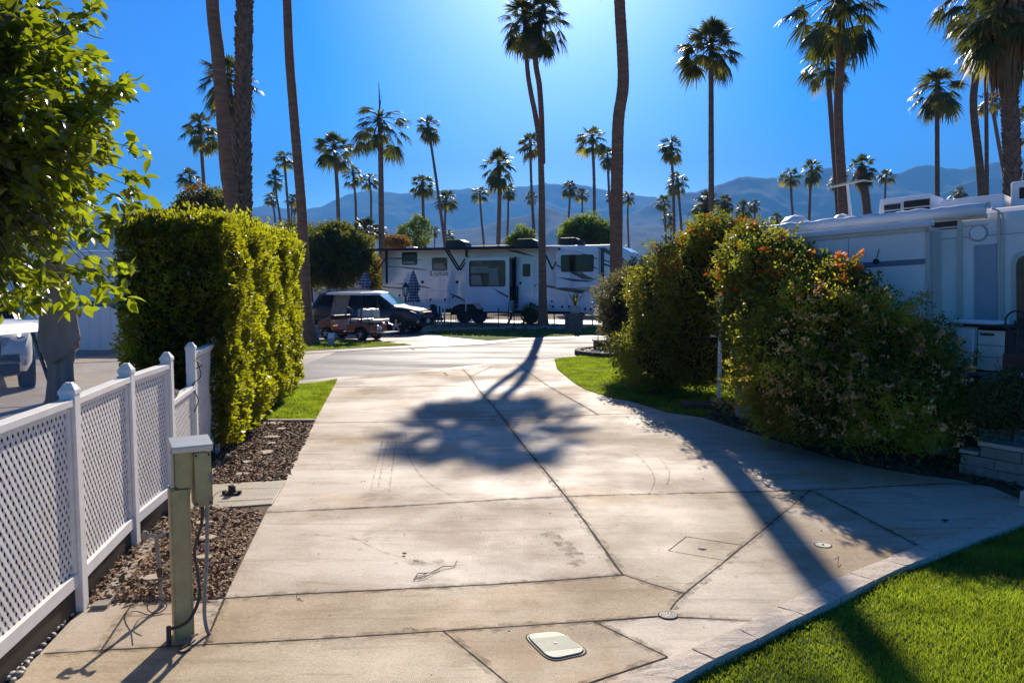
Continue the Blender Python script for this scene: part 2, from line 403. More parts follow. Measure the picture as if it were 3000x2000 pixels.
wt.links.new(sky.outputs[0], gm.inputs[0]); wt.links.new(gm.outputs[0], hs.inputs['Color']); wt.links.new(hs.outputs[0], bg.inputs[0])
bg.inputs[1].default_value = SKY_STR; wt.links.new(bg.outputs[0], wo.inputs[0])
sl = bpy.data.lights.new('sun', 'SUN'); sl.energy = SUN_STR; sl.angle = math.radians(.5); sl.color = (1, .89, .74)
so = bpy.data.objects.new('sun', sl); C.objects.link(so); so.location = (2, 30, 20)
sd = Vector((math.sin(SAZ) * math.cos(SEL), math.cos(SAZ) * math.cos(SEL), math.sin(SEL)))
so.rotation_euler = (-sd).to_track_quat('-Z', 'Y').to_euler()
sc.view_settings.view_transform = 'Standard'; sc.view_settings.look = 'None'
sc.view_settings.exposure = EXPO; sc.view_settings.gamma = 1
sc.cycles.use_denoising = True; sc.cycles.max_bounces = 8; sc.cycles.transparent_max_bounces = 12
sc.cycles.volume_bounces = 0; sc.cycles.use_adaptive_sampling = True; sc.cycles.adaptive_threshold = .02
sc.cycles.sample_clamp_indirect = 6
# ================================================================= GROUND
def GL(*pts, z=0.): return [G(a, b, z) for a, b in pts]
g = MB(); g.add([(-6000, -40, -.13), (6000, -40, -.13), (6000, 6400, -.13), (-6000, 6400, -.13)], [(0, 1, 2, 3)])
tag(g.build('ground', 'desert'), kind='structure')
KO = [(1650, 2140), (1750, 2040), (1865, 1981), (2024, 1908), (2157, 1848), (2277, 1783), (2388, 1729), (2487, 1685), (2587, 1645), (2682, 1608), (2782, 1578), (2862, 1547), (2935, 1520), (3000, 1490), (3120, 1442), (3230, 1402)]
KI = [(1840, 2140), (1905, 2050), (1983, 1999), (2093, 1940), (2223, 1878), (2357, 1808), (2464, 1756), (2564, 1706), (2655, 1663), (2753, 1625), (2850, 1592), (2943, 1558), (3005, 1533), (3080, 1500), (3190, 1450), (3300, 1408)]
CURVE = [(1624, 1054), (1632, 1081), (1676, 1118), (1715, 1141), (1801, 1168), (1843, 1174), (1958, 1208), (2056, 1222), (2136, 1249), (2251, 1283), (2417, 1335), (2561, 1369), (2700, 1392), (2790, 1403), (2905, 1426), (3000, 1467), (3110, 1470)]
GUT_N = [(700, 1128), (863, 1116), (984, 1104), (1220, 1085), (1430, 1065), (1627, 1050), (1760, 1042)]       # road edge, our side
gutb = [(700, 1140), (863, 1127), (993, 1113), (1230, 1093), (1440, 1073), (1627, 1057)]
drv = [G(-100, 2700), G(-60, 2120), G(20, 2010), G(118, 1912), G(250, 1771), G(520, 1500), G(640, 1385), G(860, 1127)] + [G(*p) for p in GUT_N[1:6]] + [G(*p) for p in CURVE] + [G(*p) for p in [(x - .15 * (x - X) * 0 + (X - x) * .12, y + (Y - y) * .12) for (x, y), (X, Y) in list(zip(KO, KI))[::-1][1:-1]]] + [G(1400, 2700)]
sheet('driveway', drv, 0., 'concrete')
# our side of the road beyond the lawn: gutter strip left and right
sheet('gutter', [G(x, y) for x, y in [(-900, 1250), (-900, 1190), (300, 1160), (700, 1128), (863, 1116), (862, 1128), (700, 1141), (300, 1176)]], .002, 'concrete2')
# road
RF = [(-900, 1105), (300, 1060), (886, 1036), (1127, 1022), (1238, 1018), (1426, 1007), (1520, 998), (1743, 989), (1960, 982), (2300, 974), (3000, 966), (3800, 962)]
road = [G(*p) for p in [(-900, 1190), (300, 1160)] + GUT_N] + [G(1880, 1034), G(2200, 1020), G(3000, 1006), G(3800, 1000)] + [G(*p) for p in RF[::-1]]
sheet('road', road, -.012, 'asphalt', skirt=.1)
# far kerb, a rolled gutter strip
fk = [G(x, y) for x, y in RF] + [G(x, y - 7) for x, y in RF[::-1]]
sheet('far_gutter', fk, .004, 'concrete2', skirt=.05)
# concrete apron with SUV and camper pad
pad = [G(x, y - 7) for x, y in RF] + [Vector((60, 62, 0)), Vector((-70, 62, 0))]
sheet('parking_pad', pad, -.004, 'concrete2', skirt=.1)
# neighbour's pads on the left behind the fence
sheet('neighbour_pad', [Vector((-30, 2, 0)), Vector((-3.0, 2, 0)), Vector((-3.3, 6.5, 0)), Vector((-4.0, 9.3, 0)), Vector((-5.4, 16.4, 0)), Vector((-30, 16.6, 0))], -.006, 'concrete2', skirt=.1)
sheet('neighbour_road', [Vector((-30, 16.6, 0)), Vector((-5.4, 16.4, 0)), Vector((-5.4, 23.5, 0)), Vector((-30, 25.5, 0))], -.008, 'concrete2', skirt=.1)
sheet('lawn', [Vector((-22, 45.4, 0)), Vector((40, 43.2, 0)), Vector((40, 61, 0)), Vector((-22, 61, 0))], .01, 'soil', skirt=0)
# beds and lawns
bedL = [(252, 1768), (658, 1752), (780, 1500), (921, 1240), (780, 1225), (829, 1150), (632, 1335), (545, 1395), (490, 1500)]
bedL = [G(*p) for p in [(252, 1768), (658, 1752), (780, 1500), (921, 1240)]] + [Vector((-4.1, 11.6, 0)), Vector((-4.0, 10), ), Vector((-3.6, 9.0, 0)), Vector((-3.25, 7.4, 0)), Vector((-3.1, 6.6, 0)), Vector((-2.93, 5.7, 0))] if False else \
    [G(252, 1768), G(658, 1752), G(780, 1500), G(921, 1240), G(780, 1232), Vector((-4.6, 11.6, 0)), Vector((-3.75, 8.8, 0)), Vector((-3.3, 7.2, 0)), Vector((-3.12, 6.2, 0)), Vector((-2.96, 5.5, 0))]
sheet('planting_bed', bedL, .004, 'soil', skirt=.0)
bedR = [G(*p) for p in CURVE[7:]] + [G(3190, 1440), Vector((7.5, 5.6, 0)), Vector((14, 5.8, 0)), Vector((14, 27, 0)), Vector((4.5, 24, 0)), Vector((5.2, 17, 0)), Vector((3.9, 13.5, 0))]
sheet('planting_bed', bedR, -.004, 'soil', skirt=.1)
LAW_L = [G(632, 1330), G(788, 1232), G(921, 1236), G(988, 1114), G(862, 1129), Vector((-4.9, 15.7, 0)), Vector((-4.7, 14.6, 0))]
LAW_L = [G(921, 1236), G(988, 1114), G(862, 1129), Vector((-5.4, 15.8, 0)), Vector((-4.7, 11.75, 0)), G(790, 1232)]
LAW_M = [G(*p) for p in CURVE[:8]] + [Vector((3.9, 13.4, 0)), Vector((5.2, 17, 0)), Vector((5.6, 21.6, 0)), Vector((2.4, 22.0, 0)), G(1690, 1044)]
LAW_R = [G(x, y, -.042) for x, y in [(1500, 2700), (1840, 2150)] + KI[1:]] + [Vector((9, 5.0, 0)), Vector((9, 1.0, 0)), Vector((.6, 1.0, 0))]
LAW_F = [G(*p) for p in [(600, 1054), (885, 1029), (1066, 1018), (1205, 1010), (1110, 1003), (990, 1000), (932, 995), (880, 1000), (600, 1010)]]
LAW_G = [G(*p) for p in [(1430, 997), (1520, 990), (1743, 981), (1960, 974), (2300, 966), (2900, 958), (2900, 940), (2000, 952), (1760, 958), (1300, 968), (1250, 972), (1300, 985)]]
def inpoly(P, poly):
    x, y = P[:, 0], P[:, 1]; c = np.zeros(len(P), bool); n = len(poly); j = n - 1
    for i in range(n):
        xi, yi, xj, yj = poly[i][0], poly[i][1], poly[j][0], poly[j][1]
        c ^= ((yi > y) != (yj > y)) & (x < (xj - xi) * (y - yi) / (yj - yi + 1e-12) + xi); j = i
    return c
def inside(poly, n, clip=None):
    A = np.array([[p[0], p[1]] for p in poly]); lo, hi = A.min(0), A.max(0)
    if clip is not None: lo = np.maximum(lo, clip[0]); hi = np.minimum(hi, clip[1])
    P = lo + rs.rand(n, 2) * (hi - lo); return P[inpoly(P, poly)]
sheet('lawn', LAW_L, .006, 'turf', skirt=.01); sheet('lawn', LAW_M, .006, 'turf', skirt=.02)
sheet('lawn', LAW_R, -.042, 'turf', skirt=.0); sheet('lawn', LAW_F, .012, 'turf', skirt=.02); sheet('lawn', LAW_G, .012, 'turf', skirt=.02)
def blades(name, P, z, h, wd, label):
    n = len(P); a = rs.rand(n) * 2 * pi; lean = rs.normal(size=(n, 2)) * .45
    hh = h * (.5 + rs.rand(n)) * (1 + .35 * np.sin(P[:, 0] * 3.1 + np.sin(P[:, 1] * 2.3) * 2))
    b = np.column_stack([P, np.full(n, z)]); s = np.column_stack([np.cos(a), np.sin(a), np.zeros(n)]) * (wd / 2)
    tip = b + np.column_stack([lean * hh[:, None], hh]); mid = b + np.column_stack([lean * hh[:, None] * .35, hh * .6])
    V = np.stack([b - s, b + s, mid + s * .8, mid - s * .8, tip], 1).reshape(-1, 3); k = np.arange(n)[:, None] * 5
    o = npmesh(name, V, [k + np.array([[3, 2, 4]]), k + np.array([[0, 1, 2, 3]])], ['grass'])
    return tag(o, label, kind='stuff')
blades('grass', inside(LAW_R, int(260000 * LQ), ((.5, 2.3), (7, 6.6))), -.044, .034, .0055, 'bright green lawn grass beside the curved kerb')
blades('grass', inside(LAW_L, int(60000 * LQ)), .004, .035, .008, 'small green lawn patch between hedge and driveway')
blades('grass', inside(LAW_M, int(110000 * LQ)), .004, .035, .010, 'green lawn below the big flowering shrub')
blades('grass', inside(LAW_F, int(22000 * LQ)), .01, .04, .018, 'green grass strip in front of the golf cart')
blades('grass', inside(LAW_G, int(22000 * LQ)), .01, .05, .02, 'shaded grass strip across the road')
def slab(pts, mt): sheet('driveway_slab', [G(*p) for p in pts], .0022, mt, skirt=0)
slab([(658, 1753), (850, 1741), (1453, 1711), (1828, 1684), (2006, 1739), (1965, 1785), (1938, 1804), (1737, 1819), (1298, 1848), (850, 1876), (600, 1888)], 'slab_a')
slab([(1298, 1848), (1737, 1819), (1956, 1924), (1727, 2000), (1590, 2048), (1620, 2110), (1485, 2000)], 'slab_d')
slab([(1658, 1454), (2376, 1435), (2176, 1602), (2006, 1739), (1828, 1684), (1740, 1560)], 'slab_e')
slab([(2376, 1435), (2687, 1597), (2590, 1640), (2480, 1684), (2380, 1727), (2270, 1781), (2212, 1817), (1983, 1807), (1965, 1785), (2006, 1739), (2176, 1602)], 'slab_c')
slab([(-60, 2120), (20, 2010), (125, 1913), (600, 1888), (850, 1876), (1298, 1848), (1485, 2000), (1620, 2110)], 'slab_b')
slab([(921, 1238), (1467, 1230), (1531, 1301), (1655, 1454), (1200, 1480), (780, 1501)], 'slab_c') if False else None
# ---- joints, as narrow strips of dirt on the slab
def strip(b, pts, wd, z=.004):
    P = smoothline([G(*p) for p in pts], 6) if len(pts) > 2 else [G(*pts[0]).lerp(G(*pts[1]), i / 24) for i in range(25)]
    Q = []
    for i in range(len(P) - 1):
        for j in range(3): Q.append(P[i].lerp(P[i + 1], j / 3))
    Q.append(P[-1]); L = []
    for i, p in enumerate(Q):
        t = (Q[min(i + 1, len(Q) - 1)] - Q[max(0, i - 1)]); t.z = 0; t.normalize(); s = Vector((-t.y, t.x, 0))
        k = wd * (.55 + .6 * random.random()); o_ = s * random.uniform(-.12, .12) * wd
        L.append((p + o_ + s * k / 2, p + o_ - s * k / 2))
    vs = []
    for a, c in L: vs += [(a.x, a.y, z), (c.x, c.y, z)]
    b.add(vs, [(2 * i, 2 * i + 1, 2 * i + 3, 2 * i + 2) for i in range(len(L) - 1)])
jb = MB(); sb = MB()
for pts, wd in [([(130, 1914), (600, 1888), (850, 1876), (1298, 1848), (1737, 1819), (1938, 1804)], .013), ([(1983, 1807), (2212, 1819)], .009),
    ([(658, 1753), (850, 1741), (1453, 1711), (1828, 1684)], .018), ([(1828, 1684), (1900, 1708), (2006, 1739)], .011),
    ([(780, 1501), (1200, 1480), (1658, 1454), (2376, 1435), (2769, 1417), (2900, 1422)], .013),
    ([(1356, 1082), (1377, 1103), (1403, 1142), (1448, 1193), (1531, 1301), (1658, 1454), (1824, 1684)], .020),
    ([(2376, 1435), (2176, 1602), (2006, 1739), (1965, 1785)], .013), ([(2376, 1435), (2687, 1597)], .016),
    ([(1298, 1848), (1485, 2000), (1620, 2110)], .010), ([(1741, 1821), (1956, 1924)], .009), ([(1956, 1924), (1727, 2000), (1600, 2045)], .009),
    ([(2011, 1572), (1958, 1613)], .008), ([(1958, 1613), (2125, 1642)], .006), ([(2125, 1642), (2175, 1597)], .006), ([(2175, 1597), (2011, 1572)], .008),
    ([(921, 1238), (1467, 1230), (1752, 1214), (1958, 1208)], .013), ([(982, 1134), (1403, 1129), (1627, 1126), (1700, 1127)], .012),
    ([(1515, 1065), (1564, 1101), (1609, 1132), (1700, 1184), (1752, 1214)], .016), ([(1377, 1103), (1441, 1074)], .014),
    ([(866, 1376), (1100, 1370)], .005), ([(993, 1113), (1230, 1093), (1440, 1073), (1627, 1057)], .014),
    ([(658, 1753), (597, 1894)], .016), ([(385, 1771), (293, 1911)], .014), ([(385, 1771), (640, 1762)], .010), ([(370, 1804), (635, 1790)], .006),
    ([(1066, 1030), (1201, 1020)], .02), ([(1201, 1018), (1215, 1024)], .04), ([(1150, 1000), (1420, 1001)], .03), ([(1115, 978), (1300, 985), (1420, 998)], .02), ([(1300, 1090), (1310, 1100)], .02)]:
    strip(jb, pts, wd)
    if wd >= .009 and pts[0][1] > 1060: strip(sb, pts, wd * 2 + .07, .0032)
tag(jb.build('driveway_joint', 'joint'), kind='structure')
for pts, wd in [([(1190, 1270), (1195, 1330), (1230, 1390), (1300, 1440), (1400, 1478)], .018), ([(1010, 1560), (1120, 1615), (1260, 1650), (1400, 1655)], .015), ([(1865, 1330), (1905, 1375), (1918, 1410), (1900, 1450)], .02), ([(1930, 1340), (1960, 1380), (1955, 1420)], .02),
    ([(1120, 1290), (1085, 1440)], .02), ([(1135, 1290), (1105, 1440)], .02), ([(1160, 1290), (1140, 1440)], .02), ([(880, 1565), (980, 1570), (1080, 1585)], .03), ([(1160, 1645), (1240, 1650), (1300, 1642)], .10), ([(1600, 1560), (1660, 1600), (1700, 1660)], .14), ([(1210, 1640), (1240, 1641)], .06)]: strip(sb, pts, wd, .0036)
tag(sb.build('joint_stain', 'stain'), kind='structure')
# hairline cracks
cb = MB()
for x, y, L in [(1605, 1415, 26), (1180, 1845, 40), (2440, 1640, 50), (870, 1735, 50)]:
    p = (x, y); pts = [p]
    for i in range(5): p = (p[0] + random.uniform(-.1, .5) * L / 2, p[1] + random.uniform(-.4, .7) * L / 2); pts.append(p)
    strip(cb, pts, .004, .0045)
tag(cb.build('concrete_crack', 'joint'), kind='structure')
# ---- concrete pads in the left bed
padp = MB()
pp = [G(*p) for p in [(560, 1498), (797, 1480), (838, 1410), (596, 1424)]]
padp.prism([(p.x, p.y, .018) for p in pp], (0, 0, -.03)); tag(padp.build('path_slab', 'pad', bevel=.005), kind='structure')
pj = MB(); strip(pj, [(640, 1475), (800, 1466)], .012, .022); strip(pj, [(620, 1478), (655, 1441), (830, 1434)], .008, .022)
tag(pj.build('path_slab_joint', 'joint'), kind='structure')
# edging brick row between lawn and bed, mow strip along the fence
ed = MB()
for i in range(5):
    a = G(784 + i * 27.5, 1236.); ed.box((a.x + .07, a.y + .02, .01), (.15, .09, .06), random.uniform(-.05, .05))
tag(ed.build('edging_strip', 'flag', bevel=.005), kind='structure')
# ---- gravel and litter
def stones(name, P, z, size, mt, kind, flat=.6, label=None, tmpl=ICO1):
    n = len(P); V0, F0 = tmpl
    S = size * (.45 + .9 * rs.rand(n)); sc3 = np.stack([S, S * (.55 + .4 * rs.rand(n)), S * flat * (.5 + .6 * rs.rand(n))], 1)
    a = rs.rand(n) * 2 * pi; tl = rs.normal(size=n) * .35
    V = V0[None] * sc3[:, None] * (1 + .16 * rs.normal(size=(n, len(V0), 1)))
    ca, sa, ct, st = np.cos(a)[:, None], np.sin(a)[:, None], np.cos(tl)[:, None], np.sin(tl)[:, None]
    x, y, zz = V[..., 0], V[..., 1], V[..., 2]
    x, zz = x * ct - zz * st, x * st + zz * ct
    V = np.stack([x * ca - y * sa + P[:, 0, None], x * sa + y * ca + P[:, 1, None], zz + z + sc3[:, 2, None] * .5], -1)
    Fc = (F0[None] + (np.arange(n) * len(V0))[:, None, None]).reshape(-1, 3)
    return tag(npmesh(name, V.reshape(-1, 3), Fc, [mt]), label, kind=kind)
A1 = [G(*p) for p in [(262, 1765), (655, 1752), (700, 1650), (770, 1505), (640, 1490), (545, 1497)]] + [Vector((-3.12, 6.2, 0)), Vector((-2.96, 5.5, 0))]
P = inside(A1, int(15000 * LQ)); keep = rs.rand(len(P)) < np.clip((-1.50 - P[:, 0] - (P[:, 1] - 5) * .12) * 3.0, .12, 1); P = P[keep]
STP = [G(x, y) for x, y in [(598, 1538), (610, 1582), (600, 1640), (445, 1700), (800, 1244), (825, 1260), (795, 1285), (797, 1303), (780, 1330), (722, 1359), (708, 1394)]]
def clear(P, k=.85):
    m = np.ones(len(P), bool)
    for c in STP: m &= (((P[:, 0] - c.x) / (.085 * k)) ** 2 + ((P[:, 1] - c.y) / (.10 * k)) ** 2 > 1) | (rs.rand(len(P)) < .06)
    return P[m]
P = clear(P); stones('gravel', P, .004, .017, 'gravel', 'stuff', label='brown gravel bed beside the white lattice fence')
A2 = [G(*p) for p in [(600, 1422), (838, 1408), (918, 1245), (780, 1238)]] + [Vector((-4.5, 11.5, 0)), Vector((-3.75, 8.8, 0)), Vector((-3.4, 7.6, 0))]
P2 = inside(A2, int(17000 * LQ)); P2 = P2[rs.rand(len(P2)) < np.clip((-2.05 - P2[:, 0] - (P2[:, 1] - 7) * .19) * 3.5, .15, 1)]
P2 = clear(P2, .75); stones('gravel', P2[::2], .004, .022, 'gravel', 'stuff', label='brown gravel strip at the foot of the hedge')
def litter(name, P, size, mt, label, z=.02):
    n = len(P); p3 = np.column_stack([P, z + rs.rand(n) * .02]); d = rs.normal(size=(n, 3)); d[:, 2] *= .35
    V, Fs = scatter(LEAF4, p3, d, size * (.5 + rs.rand(n)), np.column_stack([rs.normal(size=(n, 2)) * .5, np.ones(n)]))
    return tag(npmesh(name, V, Fs, [mt]), label, kind='stuff')
litter('leaf_litter', np.concatenate([P2[1::2], P[::5]]), .045, 'litter', 'dry brown leaves lying on the left gravel bed')
bedstrip = [G(*p) for p in [(2060, 1210), (2136, 1246), (2251, 1280), (2417, 1330), (2561, 1364), (2700, 1386), (2790, 1397), (2905, 1420), (2995, 1460), (2995, 1420), (2800, 1360), (2780, 1290), (2300, 1180), (2080, 1170)]]
litter('leaf_litter', inside(bedstrip, int(9000 * LQ)), .05, 'litter', 'dry brown leaves and mulch under the right hand shrubs', .006)
stones('mulch', inside(bedstrip, int(5000 * LQ)), .0, .02, 'litter', 'stuff', label='dark bark mulch under the right hand shrubs')
# ---- stepping stones
stp = [((1345 / 2.0 * 0 + 598), 1538, 60, 15), (610, 1582, 60, 16), (600, 1640, 55, 16), (445, 1700, 75, 20), (800, 1240 + 4, 60, 9), (825, 1260, 34, 6), (795, 1285, 48, 8), (797, 1303, 28, 6), (780, 1330, 50, 14), (722, 1359, 40, 8), (708, 1394, 46, 9)]
lab = ['pale flagstone just past the two concrete pads', 'pale flagstone right of the pedestal in the gravel', 'half buried pale flagstone nearest the pedestal pole', 'reddish square flagstone behind the water pipe',
       'flat flagstone against the brick edging of the small lawn', 'small flagstone second from the lawn edging', 'cream flagstone in the leaf litter, third from the lawn', 'small square flagstone in the middle of the litter bed',
       'pink squared flagstone tilted in the litter bed', 'half covered flagstone behind the pedestal box', 'dusty flagstone nearest the concrete path slab']
for (x, y, w_, h_), lb in zip(stp, lab):
    c = G(x, y); rx = w_ / 2 / FL * c.y * 1.15; ry = h_ / 2 / FL * c.y ** 2 / EYE * 1.05; b = MB(); n = random.choice((5, 6, 7)); a0 = random.random() * 6
    pts = [(rx * math.cos(a0 + 2 * pi * i / n) * random.uniform(.8, 1.1), ry * math.sin(a0 + 2 * pi * i / n) * random.uniform(.8, 1.1), 0) for i in range(n)]
    b.prism(pts, (0, 0, .030)); o = b.build('stepping_stone', 'flag', bevel=.004); o.location = (c.x, c.y, .002)
    tag(o, lb, 'stepping stone', 'flagstones in the left gravel bed')
# ---- kerb stones along the lower right lawn
ko = [G(*p) for p in KO]; ki = [G(*p) for p in KI]; nk = len(ko) - 1
klab = ['', 'kerb stone cut by the bottom edge of the picture', 'kerb stone touching the corner of the utility lid slab', 'kerb stone next up from the utility lid slab corner', 'kerb stone where the joint from the drain grate ends',
        'kerb stone between the drain joint and the palm trunk shadow', 'kerb stone crossed by the palm trunk shadow', 'kerb stone just right of the palm trunk shadow', 'kerb stone second right of the palm trunk shadow', 'kerb stone at the foot of the long diagonal joint',
        'kerb stone just beyond the long diagonal joint', 'kerb stone nearest the large dead leaf', 'kerb stone just short of the right edge stone', 'kerb stone cut by the right edge of the picture']
KM = []
for i in range(1, 14):
    q = [ko[i], ko[i + 1], ki[i + 1], ki[i]]; c = sum(q, Vector((0, 0, 0))) / 4
    b = MB(); ps = []
    for p in q:
        v = (p - c); ps.append((v.x * .975, v.y * .975))
    nx = 7; ny = 4; top = []
    for a in range(nx):
        for bb in range(ny):
            u, vv = a / (nx - 1), bb / (ny - 1)
            x = (ps[0][0] * (1 - u) + ps[1][0] * u) * (1 - vv) + (ps[3][0] * (1 - u) + ps[2][0] * u) * vv
            y = (ps[0][1] * (1 - u) + ps[1][1] * u) * (1 - vv) + (ps[3][1] * (1 - u) + ps[2][1] * u) * vv
            j = random.uniform(-.004, .004); edge = a in (0, nx - 1) or bb in (0, ny - 1)
            top.append((x + j, y + j, .022 + random.uniform(-.003, .003) - (.002 if edge else 0)))
    b.add(top, [(a * ny + k, (a + 1) * ny + k, (a + 1) * ny + k + 1, a * ny + k + 1) for a in range(nx - 1) for k in range(ny - 1)])
    per = [a * ny for a in range(nx)] + [(nx - 1) * ny + k for k in range(1, ny)] + [a * ny + ny - 1 for a in range(nx - 2, -1, -1)] + [k for k in range(ny - 2, 0, -1)]
    m = len(per); b.add([top[k] for k in per] + [(top[k][0], top[k][1], -.115) for k in per], [(k, m + k, m + (k + 1) % m, (k + 1) % m) for k in range(m)])
    o = b.build('kerb_stone', 'kerbstone'); o.location = (c.x, c.y, 0)
    tag(o, klab[i], 'kerb stone', 'curved row of kerb stones')
# ---- covers in the driveway
def disc(name, px, py, r, mt, label, cat, hole=None, z=.002, rim=True):
    c = G(px, py); o = thing(name, label, cat, (c.x, c.y, 0))
    b = MB(); b.lathe((0, 0, 0), [(r, .0), (r, z + .004), (r * .97, z + .006), (r * .9, z + .006), (r * .88, z + .004), (.001, z + .004)], 24); b.build('cover_plate', mt, o)
    if rim:
        b = MB(); b.lathe((0, 0, 0), [(r * 1.12, 0), (r * 1.12, .005), (r * 1.02, .0055)], 24); b.build('gap_ring', 'joint', o)
    if hole:
        b = MB(); b.lathe((0, 0, 0), [(r * hole, 0), (r * hole, z + .009), (.001, z + .009)], 12); b.build('finger_hole', 'black', o)
    return o
disc('cleanout_cover', 2411, 1597, .062, 'lidplastic', 'round pale clean-out cover beside the palm trunk shadow', 'drain cover', .16)
disc('cleanout_cover', 2057, 1607, .030, 'pipe', 'small dark sewer cap in the little square slab', 'drain cover', .6)
dg = disc('drain_grate', 1957, 1802, .056, 'pipe', 'round perforated drain grate where three joints meet', 'drain grate')
b = MB()
for r, n in ((.014, 4), (.028, 9), (.042, 14)):
    for i in range(n):
        a = 2 * pi * i / n; b.box((r * math.cos(a), r * math.sin(a), .012), (.007, .007, .002), a)
b.build('grate_hole', 'black', dg)
cs = [G(*p) for p in [(1538, 1862), (1640, 1852), (1722, 1912), (1612, 1936)]]
cc = sum(cs, Vector((0, 0, 0))) / 4
ub = thing('utility_box_lid', 'pale green rounded utility box lid set in the concrete', 'utility lid', (cc.x, cc.y, 0))
def rquad(q, k, r=.28, n=5):
    out = []; m = len(q)
    for i in range(m):
        p, a, c = q[i], q[i - 1], q[(i + 1) % m]
        s = p.lerp(a, r); e = p.lerp(c, r)
        for j in range(n + 1):
            t = j / n; out.append((s * (1 - t) ** 2 + p * 2 * t * (1 - t) + e * t * t) * k)
    return out
q = [p - cc for p in cs]
for nm, k, z0, z1, mt in (('gap_ring', 1.13, .0, .005, 'joint'), ('rim', 1.08, .0, .0065, 'pad'), ('inner_gap', 1.02, .0, .0075, 'joint'), ('lid', .985, 0, .014, 'lidplastic')):
    b = MB(); pts = rquad(q, k)[::-1]; b.prism([(p.x, p.y, z1) for p in pts], (0, 0, -(z1 - z0) - .001)); b.build(nm, mt, ub)
b = MB(); ax = (q[1] - q[0]).normalized(); ay = (q[3] - q[0]).normalized()
for i in range(-13, 14):
    c = ax * i * .0085; b.beam(c - ay * .085 + Vector((0, 0, .0145)), c + ay * .085 + Vector((0, 0, .0145)), .003, .0018)
b.build('tread_rib', 'lidplastic', ub)
b = MB(); b.lathe((0, 0, .012), [(.008, 0), (.008, .006), (.001, .006)], 10); b.build('bolt', 'black', ub)
# ---- leaves, twig, hose fitting
def leafthing(px, py, s, label):
    c = G(px, py); b = MB(); n = 7; a0 = random.random() * 6; pts = []
    for i in range(n * 2):
        r = s * (1 if i % 2 == 0 else .45) * random.uniform(.8, 1.1); a = a0 + pi * i / n; pts.append((r * math.cos(a), r * math.sin(a), .012 + abs(math.sin(a * 2)) * s * .3))
    b.add([(0, 0, .006)] + pts, [(0, i + 1, (i + 1) % (2 * n) + 1) for i in range(2 * n)])
    o = b.build('fallen_leaf', 'dryleaf', solid=.002); o.location = (c.x, c.y, 0); tag(o, label, 'leaf', 'fallen leaves on the driveway')
leafthing(2768, 1528, .036, 'large dead leaf on the shaded right end of the driveway'); leafthing(2322, 1447, .026, 'dead leaf beside the joint crossing near the trunk shadow')
leafthing(2145, 1226, .05, 'dead leaf at the edge of the shrub shadow'); leafthing(1185, 1625, .02, 'tiny dead leaf by the brown stain on the driveway')
b = MB(); T = [G(*p) for p in [(1212, 1700), (1225, 1685), (1260, 1680), (1300, 1664), (1330, 1660), (1340, 1648)]]
b.tube([(p.x, p.y, .008 + .01 * (i % 2)) for i, p in enumerate(T)], .003, 5); T = [G(*p) for p in [(1225, 1700), (1250, 1682), (1222, 1690), (1212, 1700), (1240, 1696), (1290, 1670)]]
b.tube([(p.x, p.y, .010) for p in T], .0022, 5); o = b.build('twig', 'twig'); tag(o, 'thin curly dry twig lying on the driveway', 'twig')
c = G(680, 1452); hf = thing('hose_fitting', 'black plastic hose fitting standing on the concrete path slab', 'hose fitting', (c.x, c.y, .02))
b = MB(); b.lathe((0, 0, 0), [(.075, 0), (.07, .018), (.045, .02), (.04, .035)], 14); b.build('flange', 'black', hf); b = MB(); b.lathe((0, 0, .03), [(.036, 0), (.036, .055), (.028, .06), (.001, .058)], 10); b.build('socket', 'black', hf)
b = MB(); b.box((-.075, .0, .018), (.035, .04, .03)); b.build('lug', 'black', hf); b = MB(); b.box((.075, 0, .018), (.03, .035, .03)); b.build('lug', 'black', hf)
DB = [G(*p) for p in [(640, 1880), (800, 1490), (930, 1240), (1620, 1130), (1950, 1230), (2300, 1320), (2850, 1440), (2250, 1760), (1700, 2000), (900, 2000)]]
litter('leaf_litter', inside(DB, 520), .014, 'litter', 'tiny scattered leaf crumbs and grit on the driveway', .006)
# ---- river cobbles under the fence
protos = []
for k in range(5):
    V0, F0 = ICO2; V = V0 * np.array([1, .72 - .05 * k, .42 + .05 * (k % 3)]) * lump(V0, .9, .13, k * 7)[:, None]
    b = bpy.data.meshes.new('cobble'); b.from_pydata([tuple(v) for v in V], [], [tuple(f) for f in F0]); b.polygons.foreach_set('use_smooth', [True] * len(F0)); b.materials.append(M['cobble' if k % 2 else 'cobble2']); protos.append(b)
cpx = [(392, 1187), (372, 1210), (355, 1228), (340, 1250), (318, 1268), (290, 1275), (300, 1300), (272, 1300), (262, 1325), (240, 1335), (215, 1355), (245, 1358), (190, 1385), (212, 1402), (175, 1418), (160, 1440), (135, 1440), (150, 1465), (110, 1478), (128, 1502), (85, 1500), (100, 1532), (60, 1540), (40, 1515), (75, 1560), (30, 1550)]
order = ['first', 'second', 'third', 'fourth', 'fifth', 'sixth', 'seventh', 'eighth', 'ninth', 'tenth', 'eleventh', 'twelfth', 'thirteenth', 'fourteenth', 'fifteenth', 'sixteenth', 'seventeenth', 'eighteenth', 'nineteenth', 'twentieth', 'twenty first', 'twenty second', 'twenty third', 'twenty fourth', 'twenty fifth', 'twenty sixth']
